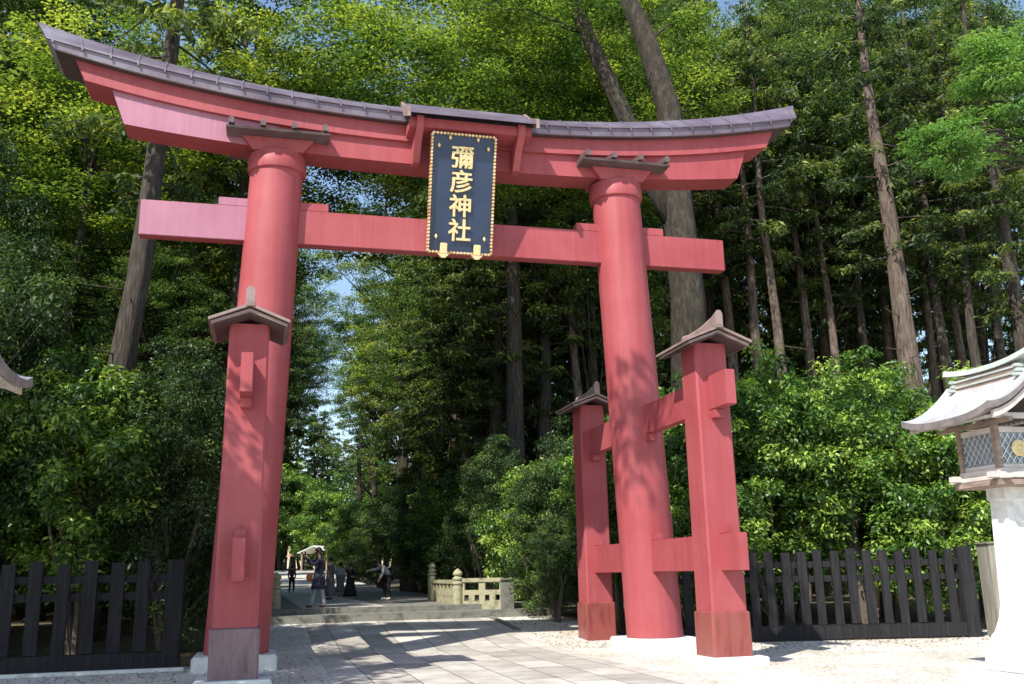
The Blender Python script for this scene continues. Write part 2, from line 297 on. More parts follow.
# tie beam
for x0, x1, mm in ((-2.26, .0, 'sheen'), (.0, W+2.26, 'red')):
    o = G(MB().box(x0, x1, -.14-(.003 if mm == 'sheen' else 0), .14+(.003 if mm == 'sheen' else 0), 8.28, 9.02, .012), 'tie_beam', M['red'])
    if mm == 'sheen': front_sheen(o)
for x0, x1, mm in ((-.78, .0, 'sheen'), (.0, 1.43, 'red'), (6.88, 8.97, 'red')):
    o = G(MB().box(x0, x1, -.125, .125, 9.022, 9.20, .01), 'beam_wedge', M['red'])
    if mm == 'sheen': front_sheen(o)
for sx in (0, 1):
    X0 = sx*W; dx = LEAN*(-1 if sx else 1); SH = .11 if sx else -.05
    # main pillar
    mb = MB(); n_ = 40; rings = []
    for z in lin(.28, 10.0, 10):
        r = .585-.045*(z/10); c = X0+SH+dx*z
        rings.append([(c+r*math.cos(2*math.pi*k/n_), r*math.sin(2*math.pi*k/n_), z) for k in range(n_)])
    mb.loft(rings); G(mb, 'main_pillar', M['red'], ang=40)
    c = X0+SH+dx*9.95; mb = MB(); mb.lathe([(.55, 9.78), (.59, 9.80), (.60, 9.84), (.60, 10.02), (.58, 10.06), (.58, 10.165)], (c, 0), 40); G(mb, 'pillar_collar', M['red'], ang=40)
    mb = MB(); mb.box(c-.80, c+.80, -.70, .70, 10.165, 10.40, .02); 
    mb = MB()
    for sg in (-1, 1): mb.loft([[(c-.72, sg*.335, 10.43), (c-.72, sg*.50, 10.43), (c-.50, sg*.45, 10.17), (c-.50, sg*.335, 10.17)], [(c+.72, sg*.335, 10.43), (c+.72, sg*.50, 10.43), (c+.50, sg*.45, 10.17), (c+.50, sg*.335, 10.17)]])
    G(mb, 'pillar_bracket', M['red'])
    for sg in (-1, 1):
        mb = MB(); y0, y1 = sorted((sg*.34, sg*.86)); mb.loft([[(x, sg*.34, 10.44), (x, sg*.80, 10.44), (x, sg*.82, 10.485), (x, sg*.34, 10.60)] for x in (c-1.03, c+1.03)])
        o = G(mb, 'cap_roof', M['capdark'])
        for i in range(4):
            x = c-.93+i*.62; mb = MB()
            mb.loft([[(x-.055, sg*.36, 10.585), (x+.055, sg*.36, 10.585), (x+.055, sg*.36, 10.69), (x, sg*.36, 10.73), (x-.055, sg*.36, 10.69)], [(x-.055, sg*.90, 10.50), (x+.055, sg*.90, 10.50), (x+.055, sg*.90, 10.60), (x, sg*.90, 10.65), (x-.055, sg*.90, 10.60)]])
            q = G(mb, 'cap_roof_rib', M['capdark']); q.parent = o
    # main plinth
    G(MB().box(X0+SH-.74, X0+SH+.74, -.74, .74, -.05, .27, .03), 'plinth', M['granite'])
    for sy in (-1, 1):
        Y0 = sy*D; lx = .003*(-1 if sx else 1)
        mb = MB(); h0, h1, ch = .335, .315, .035
        def oct_(c, h, z): return [(c-h+ch, Y0-h, z), (c+h-ch, Y0-h, z), (c+h, Y0-h+ch, z), (c+h, Y0+h-ch, z), (c+h-ch, Y0+h, z), (c-h+ch, Y0+h, z), (c-h, Y0+h-ch, z), (c-h, Y0-h+ch, z)]
        zg = .15 if sy < 0 else .0
        mb.loft([oct_(X0, h0, zg+.02), oct_(X0+lx*5.5, h1, 5.62), [(X0+lx*5.5+(q[0]-X0-lx*5.5), q[1], 5.62+.40*(h1-abs(q[0]-X0-lx*5.5))) for q in oct_(X0+lx*5.5, h1, 5.62)]]); G(mb, 'support_post', M['red'])
        mb = MB(); mb.loft([oct_(X0, .368, zg), oct_(X0, .368, .87), oct_(X0, .345, .89)]); o = G(mb, 'post_base', M['base_sheen'] if sx == 0 and sy < 0 else M['base'])
        if sx == 0 and sy < 0: o['label'] = 'metal base sleeve with a grey sheen in its colour'
        if sy < 0: G(MB().box(X0-.56, X0+.56, Y0-.56, Y0+.56, -.05, .147, .02), 'plinth', M['granite'])
        cx_ = X0+lx*5.6; yy0, yy1 = Y0-.73, Y0+.73
        mb = MB()                     # gabled cap: two stepped sheets per slope, ridge piece
        for (ya, yb, hw, zl, zh, th) in ((yy0+.05, yy1-.05, .59, 5.52, 5.75, .05), (yy0, yy1, .63, 5.575, 5.83, .045)):
            mb.loft([[(cx_-hw, y, zl), (cx_, y, zh), (cx_+hw, y, zl), (cx_+hw, y, zl+th), (cx_, y, zh+th), (cx_-hw, y, zl+th)] for y in (ya, yb)])
        rf = G(mb, 'post_roof', M['cap'])
        mb = MB(); ringp = lambda y, t: [(cx_-.07, y, 5.83), (cx_+.07, y, 5.83), (cx_+.07, y, t-.06), (cx_+.035, y, t), (cx_-.035, y, t), (cx_-.07, y, t-.06)]
        mb.loft([ringp(yy0-.02, 6.15), ringp(yy0+.22, 6.07), ringp(yy0+.5, 6.03), ringp(Y0, 6.0), ringp(yy1-.3, 5.99), ringp(yy1+.02, 6.02)]); o = G(mb, 'roof_ridge', M['cap']); o.parent = rf
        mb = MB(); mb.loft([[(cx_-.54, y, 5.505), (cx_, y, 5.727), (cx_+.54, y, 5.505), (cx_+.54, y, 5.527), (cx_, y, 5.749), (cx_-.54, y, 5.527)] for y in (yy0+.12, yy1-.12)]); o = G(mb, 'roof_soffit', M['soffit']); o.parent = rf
    for z0, z1, up in ((4.39, 5.01, 0), (1.57, 2.20, 1)):
        c = X0+dx*.4
        G(MB().box(c-.095, c+.095, -4.32, 4.32, z0, z1, .01), 'side_beam', M['red'])
        for ya, yb in ((-D-.52, -D+.52), (-.80, .80), (D-.52, D+.52)):
            G(MB().box(c-.085, c+.085, ya, yb, z1+.002 if up else z0-.16, z1+.15 if up else z0-.002, .008), 'beam_wedge', M['red'])
# canopy over the plaque
PX = 4.30
mb = MB()
prof = [(-.30, 11.60), (-.75, 11.26), (-1.32, 10.99)]
mb.loft([[(x, y, z) for y, z in prof]+[(x, y, z-.10) for y, z in reversed(prof)] for x in lin(PX-1.38, PX+1.45, 4)])
cn = G(mb, 'plaque_canopy', M['copper'])
for x in (PX-1.40, PX+1.36):
    mb = MB(); mb.loft([[(q, y, z+.03) for y, z in prof]+[(q, y-.02, z-.2) for y, z in reversed(prof)] for q in (x, x+.07)]); o = G(mb, 'bargeboard', M['cap']); o.parent = cn
G(MB().box(PX-1.3, PX+1.33, -1.05, -.43, 10.72, 10.93, .01), 'canopy_beam', M['red'])
for x in (PX-1.17, PX+1.02):
    mb = MB(); mb.loft([[(q, -.34, 10.10), (q, -.55, 10.12), (q, -.8, 10.45), (q, -1.15, 10.74), (q, -1.15, 10.92), (q, -.34, 11.1)] for q in (x, x+.15)]); G(mb, 'canopy_bracket', M['red'])

# ------------------------------------------------------------ name plaque (leans forward)
PT, PB = Vector((PX-.06, -.98, 10.64)), Vector((PX-.14, -.36, 8.22))
plq = empty('name_plaque', PB, 'dark blue plaque with gold edge and gold characters hanging at the centre of the torii', 'plaque')
ax = (PT-PB).normalized(); LN = (PT-PB).length; tilt = math.atan2(-(PT.y-PB.y), PT.z-PB.z)
plq.rotation_euler = (tilt, 0, 0)
PW = .68
MB().box(-PW, PW, 0, .09, 0, LN, .01).build('board', M['navy'], plq)
mb = MB()
def beads(p0, p1, nn):
    for i in range(nn):
        a = Vector(p0).lerp(Vector(p1), i/nn); c = Vector(p0).lerp(Vector(p1), (i+.82)/nn)
        x0, x1 = sorted((a.x, c.x)); z0, z1 = sorted((a.z, c.z))
        mb.box(min(x0, x1)-(  .024 if x1-x0 < .01 else 0), x1+(  .024 if x1-x0 < .01 else 0), -.07, .10, z0-(  .024 if z1-z0 < .01 else 0), z1+(  .024 if z1-z0 < .01 else 0), .012)
beads((-PW, 0, 0), (-PW, 0, LN), 34); beads((PW, 0, 0), (PW, 0, LN), 34); beads((-PW, 0, 0), (PW, 0, 0), 18); beads((-PW, 0, LN), (PW, 0, LN), 18)
mb.build('rim', M['goldedge'], plq)
for x in (-.36, .36):
    mb = MB(); mb.box(x-.075, x+.075, -.12, -.06, -.03, .19, .012)
    mb.loft([[(x-.13, y, -.03), (x+.13, y, -.03), (x+.04, y, -.12), (x-.04, y, -.12)] for y in (-.11, .02)]); mb.build('bottom_clasp', M['gold'], plq)
for x, z in ((-.52, .32), (.52, .32), (-.53, LN-.26), (.53, LN-.26), (-.3, LN-.08), (.3, LN-.08)):
    mb = MB(); mb.tube([(x, -.03, z-.05), (x, -.045, z), (x, -.03, z+.05)], [.012, .035, .012], 8); mb.build('fitting', M['gold'], plq, True)
def glyph(ch, x, z, size):
    cu = bpy.data.curves.new('glyph', 'FONT'); cu.body = ch; cu.size = size; cu.extrude = .016; cu.align_x = 'CENTER'
    t = bpy.data.objects.new('glyph', cu); COL.objects.link(t); bpy.context.view_layer.update()
    me = bpy.data.meshes.new_from_object(t.evaluated_get(bpy.context.evaluated_depsgraph_get())); bpy.data.objects.remove(t)
    me.transform(Matrix.Translation((x, -.018, z)) @ Matrix.Rotation(rad(90), 4, 'X')); me.materials.clear()
    bm = bmesh.new()                  # brush weight: the strokes thickened by shifted layers
    for k, (a, b) in enumerate(((0, 0), (1, .35), (-1, -.2), (.2, 1), (-.3, -.9), (.8, -.7), (-.8, .7))):
        m2 = me.copy(); m2.transform(Matrix.Translation((a*size*.021, -.0011*k, b*size*.017))); bm.from_mesh(m2); bpy.data.meshes.remove(m2)
    bm.to_mesh(me); bm.free()
    return link('character', me, M['gold'], plq)
for i, ch in enumerate('彌彦神社'): glyph(ch, -.02, LN-.66-i*.515, .50)



# ------------------------------------------------------------ picket fences
def fence(p0, p1, n, label, grp, pw=.095, endposts=(), h=1.96, edge=False):
    p0, p1 = Vector(p0), Vector(p1); L = (p1-p0).length; rz = math.atan2(p1.y-p0.y, p1.x-p0.x)
    f = empty('picket_fence', (p0.x, p0.y, 0), label, 'fence', None, rz)
    MB().box(0, L, -.11, .11, .02, .33, .015).build('bottom_beam', M['fence'], f)
    for z in (1.27, 1.59): MB().box(0, L, -.035, .035, z, z+.14, .006).build('rail', M['fence'], f)
    for i in range(n):
        x = (i+.5)*L/n; q = random.uniform(-.014, .014)
        if any(abs(x-e) < .2 for e in endposts): continue
        x += random.uniform(-.012, .012); pw_ = pw+random.uniform(-.008, .006); mb = MB(); mb.box(x-pw_, x+pw_, -.095-random.uniform(0, .008), -.038, .332, h+random.uniform(-.022, .018), .006); o = mb.build('picket', M['fence'], f)
        o.rotation_euler = (0, q*.4, 0)
    for e in endposts: MB().box(e-.155, e+.155, -.125, .125, 0, h+.03, .012).build('end_post', M['fence'], f)
    return f
fence((-6.2, .45, 0), (-1.06, .33, 0), 11, 'black stained picket fence to the left of the gate, ending in a thick post', None, .115, (5.0,))
fence((8.75, 1.55, 0), (16.1, -.10, 0), 20, 'long black stained picket fence to the right of the gate below the green shrubs', None, .098, (7.35,))
tag(MB().box(-7, -.95, .05, .24, -.02, .055, .01).build('stone_edging', M['granite']), kind='structure')
gp = empty('wooden_post', (16.62, -.30, 0), 'thick weathered grey wooden post at the right end of the black fence', 'post', None, rad(-12))
MB().box(-.30, .26, -.28, .28, 0, 2.02, .02).build('post', M['oldwood'], gp)
MB().box(-.34, .30, -.32, .32, 2.022, 2.07, .02).build('post_cap', M['oldwood'], gp)

# ------------------------------------------------------------ lanterns beside the gate
def lantern(loc, label, rz=0):
    L = empty('shrine_lantern', loc, label, 'lantern', 'roofed lanterns on white stone columns', rz)
    MB().box(-.68, .68, -.68, .68, -.02, .13, .02).build('plinth', M['granite'], L)
    MB().box(-.40, .40, -.40, .40, .132, .40, .02).build('plinth', M['granite'], L)
    mb = MB(); sq = lambda h, z: [(-h, -h, z), (h, -h, z), (h, h, z), (-h, h, z)]
    mb.loft([sq(.31, .402), sq(.31, .60), sq(.27, .66), sq(.215, .86), sq(.19, 1.02), sq(.155, 2.47), sq(.18, 2.49), sq(.18, 2.658)]); mb.build('column', M['granite'], L)
    for z0, z1, h in ((2.583, 2.68, .50), (2.76, 2.86, .44)):
        MB().box(-h, h, -h, h, z0, z1, .01).build('platform', M['lwhite'] if h == .44 else M['lwood'], L)
    for sx in (-1, 1):
        MB().box(sx*.42-.06, sx*.42+.06, -.62, .62, 2.683, 2.757, .01).build('platform_beam', M['lwhite'], L)
        MB().box(-.62, .62, sx*.42-.06, sx*.42+.06, 2.70, 2.80, .01).build('platform_beam', M['lwhite'], L)
    fr = .385
    for sx in (-1, 1):
        for sy in (-1, 1): MB().box(sx*fr-.045, sx*fr+.045, sy*fr-.045, sy*fr+.045, 2.862, 3.56, .006).build('corner_post', M['lwood'], L)
    for a in range(4):
        R = Matrix.Rotation(a*math.pi/2, 4, 'Z')
        MB().box(-fr+.05, fr-.05, -fr-.02, -fr+.02, 2.863, 2.93).build('window_sill', M['lwhite'], L, xf=R); MB().box(-fr+.05, fr-.05, -fr-.02, -fr+.02, 3.44, 3.53).build('window_head', M['lwhite'], L, xf=R)
        pn = MB().box(-fr+.05, fr-.05, -fr+.012, -fr+.02, 2.932, 3.438).build('window_pane', M['glass'], L, xf=R)
        mb = MB(); w_, z0, z1 = fr-.055, 2.935, 3.435; st = .115
        for s in (1, -1):             # diamond lattice clipped to the window
            c = -1.0
            while c < 1.2:
                pts = []
                for t in (0, 1):
                    pass
                xa, za = -w_, c; 
                # line z = z0 + (x*s + k)*1.35
                k = c; xs_ = []
                for x in (-w_, w_):
                    z = z0+(x*s+k)*1.45
                    if z0 <= z <= z1: xs_.append((x, z))
                for z in (z0, z1):
                    x = ((z-z0)/1.45-k)*s
                    if -w_ < x < w_: xs_.append((x, z))
                if len(xs_) >= 2:
                    a0, b0 = xs_[0], xs_[1]; dx_, dz_ = b0[0]-a0[0], b0[1]-a0[1]; l_ = math.hypot(dx_, dz_)
                    if l_ > .02:
                        nx, nz = -dz_/l_*.007, dx_/l_*.007; yy = -fr-.004-s*.0042
                        mb.loft([[(p[0]-nx, yy-.004, p[1]-nz), (p[0]+nx, yy-.004, p[1]+nz), (p[0]+nx, yy+.004, p[1]+nz), (p[0]-nx, yy+.004, p[1]-nz)] for p in (a0, b0)])
                c += st
        mb.build('lattice', M['steel'], L, xf=R)
        if a % 2: continue
        mb = MB(); nn = 32; mb.loft([[((r*(1+.05*math.cos(k*16*2*math.pi/nn*1)))*math.cos(2*math.pi*k/nn), y, 3.185+r*math.sin(2*math.pi*k/nn)) for k in range(nn)] for r, y in ((.135, -fr-.012), (.135, -fr-.03), (.118, -fr-.036))])
        cr = mb.build('crest', M['gold'], L, xf=R)
        mb = MB()
        for i in range(16):
            t = 2*math.pi*i/16; u = Vector((math.cos(t), 0, math.sin(t))); vv = Vector((-math.sin(t), 0, math.cos(t)))
            o_ = Vector((0, -fr-.037, 3.185)); a_ = o_+u*.025; b_ = o_+u*.11
            mb.loft([[a_-vv*.002, a_+vv*.002, a_+vv*.002+Vector((0, -.008, 0)), a_-vv*.002+Vector((0, -.008, 0))], [b_-vv*.012, b_+vv*.012, b_+vv*.012+Vector((0, -.008, 0)), b_-vv*.012+Vector((0, -.008, 0))]])
        q = mb.build('crest_petal', M['gold'], None, xf=R); q.parent = cr
    for s in (-1, 1): MB().box(s*.43-.04, s*.43+.04, -.80, .80, 3.562, 3.63, .006).build('eave_beam', M['lwood'], L)
    for s in (-1, 1): MB().box(-.60, .60, s*.62-.04, s*.62+.04, 3.632, 3.72, .006).build('eave_beam', M['lwhite'], L)
    mb = MB()
    for s in (-1, 1):
        for i in range(15):
            y = -.77+i*.11; mb.loft([[(s*.45, y-.018, 3.665), (s*.45, y+.018, 3.665), (s*.45, y+.018, 3.70), (s*.45, y-.018, 3.70)], [(s*.86, y-.018, 3.60), (s*.86, y+.018, 3.60), (s*.86, y+.018, 3.64), (s*.86, y-.018, 3.64)]])
    mb.build('rafter', M['lwhite'], L)['kind'] = 'stuff'
    # concave swept roof, ridge along local Y, ends lifted
    def top(x, y):
        t = min(1, abs(x)/.98); return 3.66+.72*(1-t)**1.7+.03+.10*(abs(y)/1.0)**3*(.4+t)
    mb = MB(); xs = lin(-.98, .98, 24)
    rings = []
    for y in lin(-1.0, 1.0, 14):
        rings.append([(x, y, top(x, y)) for x in xs]+[(x, y, top(x, y)-.11+.045*(1-abs(x)/.98)) for x in reversed(xs)])
    mb.loft(rings); rf = auto_smooth(mb.build('roof', M['lroof'], L), 40)
    rf.data.materials.append(M['lfascia'])
    for f in rf.data.polygons:
        if f.normal.z < .25: f.material_index = 1
    for y in (-.93, .93):
        mb = MB(); ys_ = (y-.03, y+.03)
        xs2 = lin(-.86, .86, 20)
        mb.loft([[(x, q, top(x, y)-.115) for x in xs2]+[(x, q, top(x, y)-.23-.09*max(0, math.cos(x*5.2))*(abs(x) < .3)) for x in reversed(xs2)] for q in ys_]); mb.build('gable_board', M['lwhite'], L)
    mb = MB(); mb.loft([[(-.085, y, 4.30), (.085, y, 4.30), (.085, y, 4.53), (-.085, y, 4.53)] for y in (-.70, .70)]); mb.build('ridge_wall', M['lwood'], L)
    for z0 in (4.36, 4.46): MB().box(-.105, .105, -.72, .72, z0, z0+.035, .004).build('ridge_band', M['patina'], L)
    mb = MB(); mb.loft([[(-.13, y, 4.54+.09*abs(y/.9)**2.2), (.13, y, 4.54+.09*abs(y/.9)**2.2), (.10, y, 4.63+.10*abs(y/.9)**2.2), (-.10, y, 4.63+.10*abs(y/.9)**2.2)] for y in lin(-.92, .92, 14)]); mb.build('ridge_cap', M['patina'], L)
    for y in (-.72, .72):
        mb = MB()
        for i, (hw, z0, z1) in enumerate(((.20, 4.30, 4.36), (.15, 4.37, 4.44), (.17, 4.45, 4.51))): mb.box(-hw, hw, y-.04, y+.04, z0, z1, .015)
        mb.build('ridge_end_ornament', M['patina'], L)
    X = Matrix.Translation((0, 0, 2.66)) @ Matrix.Diagonal((.93, .93, .88, 1)) @ Matrix.Translation((0, 0, -2.583)); seen = set()
    for o in list(L.children_recursive):
        if o.name.split('.')[0] in ('plinth', 'column') or o.data.name in seen: continue
        seen.add(o.data.name); o.data.transform(X)
    return L
lantern((10.74, -7.5, 0), 'roofed shrine lantern on a white stone column at the right edge of the photo')
o = lantern((-3.35, -7.4, 0), 'roofed shrine lantern at the left edge, only its roof corner showing'); o.scale = (.95, .95, 1.09)

# ------------------------------------------------------------ stone bridge parapets
def giboshi(loc, label, s=1, finial=True):
    p = empty('parapet_post', loc, label, 'stone post', 'stone posts of the bridge')
    mb = MB(); mb.lathe([(.17, 0), (.17, .95), (.15, .97), (.15, 1.0)], n=20); auto_smooth(mb.build('shaft', M['stone_old'], p), 40)
    if not finial:
        MB().box(-.20, .20, -.20, .20, 0, 1.06, .03).build('shaft_block', M['step'], p); MB().box(-.23, .23, -.23, .23, 1.062, 1.15, .04).build('post_cap', M['step'], p); p.scale = (s, s, s); return p
    mb = MB(); mb.lathe([(.15, 1.0), (.19, 1.02), (.19, 1.08), (.14, 1.11), (.14, 1.15), (.18, 1.17), (.18, 1.22), (.12, 1.26), (.12, 1.29), (.165, 1.33), (.17, 1.38), (.12, 1.45), (.03, 1.52), (.0, 1.54)], n=20); auto_smooth(mb.build('finial', M['stone_old'], p), 40)
    p.scale = (s, s, s); return p
def parapet(p0, p1, label):
    p0, p1 = Vector(p0), Vector(p1); L_ = (p1-p0).length
    f = empty('stone_parapet', p0, label, 'parapet', 'stone bridge parapets', math.atan2(p1.y-p0.y, p1.x-p0.x))
    MB().box(0, L_, -.09, .09, .78, .92, .03).build('handrail', M['stone_old'], f)
    n_ = max(2, round(L_/.34)); mb = MB(); mb.box(0, L_, -.06, .06, .02, .27); mb.box(0, L_, -.06, .06, .44, .58)
    for i in range(n_+1):
        x = i*L_/n_; mb.box(max(0, x-.09), min(L_, x+.09), -.058, .058, .27, .44)
    for i in range(0, n_+1, 2):
        x = i*L_/n_; mb.box(max(0, x-.10), min(L_, x+.10), -.058, .058, .58, .78)
    mb.build('pierced_panel', M['stone_old'], f); return f
a1 = at(458, 612, 9.6); a2 = at(508, 612, 8.8); a3 = at(433, 604, 14.0); a0 = at(275, 617, 9.6)
zp = .43
giboshi((a1.x, 9.6, zp), 'mossy round stone post with onion finial at the corner of the pierced stone railing', .88)
o = giboshi((a2.x, 8.9, zp-.05), 'darker stone post at the right end of the pierced stone railing', .95, False)
giboshi((a3.x, 14.2, .75), 'stone post with onion finial farther back on the right of the bridge', .84)
giboshi((a0.x, 9.8, zp), 'old stone post beside the left foot of the bridge, just right of the red post', .88)
parapet((a1.x+.12, 9.58, zp+.14), (a2.x-.1, 8.92, zp+.10), 'pierced pale stone railing turning outward at the right of the bridge')
parapet((a1.x, 9.75, zp+.1), (a3.x, 14.0, .6), 'pale stone railing running back along the right side of the bridge')
parapet((a0.x-.05, 9.95, zp+.1), (a0.x-.05, 15.5, .5), 'dark stone railing along the left side of the bridge')

# ------------------------------------------------------------ foliage
def tube_mesh_branches(mb, polys, n=6):
    for pts, rs in polys: mb.tube(pts, rs, n)
def leaf_mesh(name, C, Nn, T, Ls, Ws, tint, fold=.18):
    """one mesh of many leaf blades: centres C, normals Nn, tip directions T"""
    N = len(C); T = T-Nn*(T*Nn).sum(1, keepdims=True); T /= np.linalg.norm(T, axis=1, keepdims=True)+1e-9
    B = np.cross(Nn, T); L = Ls[:, None]; Wd = Ws[:, None]
    v = np.empty((N, 4, 3)); v[:, 0] = C-T*L*.5; v[:, 2] = C+T*L*.5-Nn*L*fold*.6
    v[:, 1] = C+B*Wd*.5+Nn*Wd*fold+T*L*.06; v[:, 3] = C-B*Wd*.5+Nn*Wd*fold+T*L*.06
    me = bpy.data.meshes.new(name); me.vertices.add(N*4); me.vertices.foreach_set('co', v.reshape(-1).astype('f'))
    me.loops.add(N*4); me.loops.foreach_set('vertex_index', np.arange(N*4, dtype='i'))
    me.polygons.add(N); me.polygons.foreach_set('loop_start', np.arange(0, N*4, 4, dtype='i'))
    a = me.attributes.new('tint', 'FLOAT', 'POINT'); a.data.foreach_set('value', np.repeat(tint, 4).astype('f'))
    me.update(calc_edges=True); return me
def unit(v): return v/(np.linalg.norm(v, axis=-1, keepdims=True)+1e-9)
def clump_leaves(name, cc, rr, per, L, Wd, up=.7, outw=.5, rnd=.7, shell=.5, droop=.0, tb=(.35, .25), topbias=.0):
    """cc: clump centres (n,3); rr: clump radii (n,3); per: leaves in each"""
    n = len(cc); idx = np.repeat(np.arange(n), per); N = len(idx)
    d = unit(RNG.normal(size=(N, 3))); d[:, 2] += topbias; d = unit(d)
    r = RNG.random(N)**shell
    C = cc[idx]+d*r[:, None]*rr[idx]
    Nn = unit(d*outw+np.array([0, 0, up])+RNG.normal(size=(N, 3))*rnd*.6)
    T = unit(d*np.array([1, 1, .3])+RNG.normal(size=(N, 3))*.5-np.array([0, 0, droop]))
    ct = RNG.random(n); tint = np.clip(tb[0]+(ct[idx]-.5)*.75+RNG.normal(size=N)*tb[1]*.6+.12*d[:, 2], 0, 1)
    s = RNG.uniform(.65, 1.25, N)
    return leaf_mesh(name, C, Nn, T, L*s, Wd*s*RNG.uniform(.8, 1.2, N), tint)

PARK = []
def proto(kind): return kind
def make_cedar(seed, H=24, zbase=6, Rc=3.6, nb=85, per=34, r0=.38, lean=0, leaf=.30, bk='bark'):
    rs = random.Random(seed); tr = MB()
    pts = []; rad_ = []
    for i in range(13):
        t = i/12; pts.append((lean*t*H*.1+math.sin(t*7+seed)*.16+math.sin(t*17+seed*2)*.05, math.cos(t*4+seed)*.10, t*H)); rad_.append(r0*(1-t*.88)*(1.35 if i == 0 else 1))
    tr.tube([Vector(pts[i//3]).lerp(Vector(pts[min(12, i//3+1)]), (i % 3)/3) for i in range(37)], [rad_[i//3]+(rad_[min(12, i//3+1)]-rad_[i//3])*(i % 3)/3 for i in range(37)], 18, wob=.07, ridge=.16)
    P = lambda z: Vector(pts[min(11, int(z/H*12))]).lerp(Vector(pts[min(12, int(z/H*12)+1)]), (z/H*12) % 1)
    cc = []; rr = []
    for b in range(nb):
        t = (b+rs.random())/nb; z = zbase+(H-zbase-.3)*t**.85
        prof = min(1, .45+t*2.2)*(1-t)**.62+.06
        ln = Rc*prof*rs.uniform(.6, 1.15); az = b*2.4+rs.uniform(-.5, .5); u = Vector((math.cos(az), math.sin(az), 0)); o = P(z)
        up = rs.uniform(-.05, .25); dr = rs.uniform(.15, .4)
        q = [o+u*ln*s+Vector((0, 0, ln*(up*s-dr*s*s))) for s in (0, .35, .7, 1)]
        tr.tube(q, [.055*(1-t*.6), .035, .02, .008], 4)
        nc = max(2, int(ln*2.6))
        for k in range(nc):
            s = .28+.72*(k+rs.random())/nc; side = rs.uniform(-1, 1)*ln*.32*(1.1-s*.7); v = Vector((-u.y, u.x, 0))
            p = o+u*ln*s+v*side+Vector((0, 0, ln*(up*s-dr*s*s)-abs(side)*.15-.08)); cc.append(p[:]); q_ = rs.uniform(.32, .55); rr.append((q_, q_, q_*.55))
    for k in range(10):               # bare dead stubs below the crown
        z = rs.uniform(zbase*.35, zbase); az = rs.random()*6.3; o = P(z); ln = rs.uniform(.4, 1.5)
        tr.tube([o, o+Vector((math.cos(az)*ln, math.sin(az)*ln, rs.uniform(-.3, .2)*ln))], [.03, .008], 4)
    me_t = tr.build('trunk', M[bk]); 
    for f in me_t.data.polygons: f.use_smooth = True
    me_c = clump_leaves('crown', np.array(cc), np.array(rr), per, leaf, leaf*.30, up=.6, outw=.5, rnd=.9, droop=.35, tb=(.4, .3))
    m1 = me_t.data; bpy.data.objects.remove(me_t)
    me_c.materials.append(M['cedar']); return m1, me_c
def make_laurel(seed, R=(2.2, 2.2, 3.0), zc=3.3, nc=270, per=105, leaf=.145, m='laurel', wd=.42, low=.15, tb=(.42, .3), stems=5):
    rs = random.Random(seed); g = np.random.default_rng(seed)
    lob = [(Vector((rs.uniform(-.45, .45)*R[0], rs.uniform(-.45, .45)*R[1], rs.uniform(-.35, .5)*R[2])), rs.uniform(.5, .75)) for _ in range(6)]+[(Vector((0, 0, 0)), .85)]
    cc = []; rr = []
    while len(cc) < nc:
        o, s = rs.choice(lob); d = Vector(g.normal(size=3)).normalized(); k = rs.uniform(.55, 1.0)**.6
        p = Vector((o.x+d.x*R[0]*s*k, o.y+d.y*R[1]*s*k, zc+o.z+d.z*R[2]*s*k))
        if p.z < low: continue
        cc.append(p[:]); q = rs.uniform(.32, .6); rr.append((q, q, q*.62))
    mb = MB()
    for i in range(stems):
        a = rs.random()*6.3; b = rs.uniform(.1, .3); x, y = math.cos(a)*b, math.sin(a)*b; h = zc*rs.uniform(.9, 1.3)
        mb.tube([(x*.6, y*.6, 0), (x*1.6, y*1.6, h*.35), (x*3+rs.uniform(-.2, .2), y*3, h*.7), (x*4.5, y*4.5, h)], [.09, .07, .05, .02], 6)
    for i in range(26):
        p = Vector(rs.choice(cc)); o = Vector((p.x*.25, p.y*.25, max(.3, p.z-1.2))); mb.tube([o, o.lerp(p, .55)+Vector((0, 0, -.05)), p], [.03, .018, .006], 4)
    t = mb.build('stem', M['twig']); m1 = t.data; bpy.data.objects.remove(t)
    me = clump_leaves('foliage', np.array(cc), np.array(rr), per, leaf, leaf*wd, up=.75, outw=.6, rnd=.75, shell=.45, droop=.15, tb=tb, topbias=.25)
    me.materials.append(M[m]); return m1, me
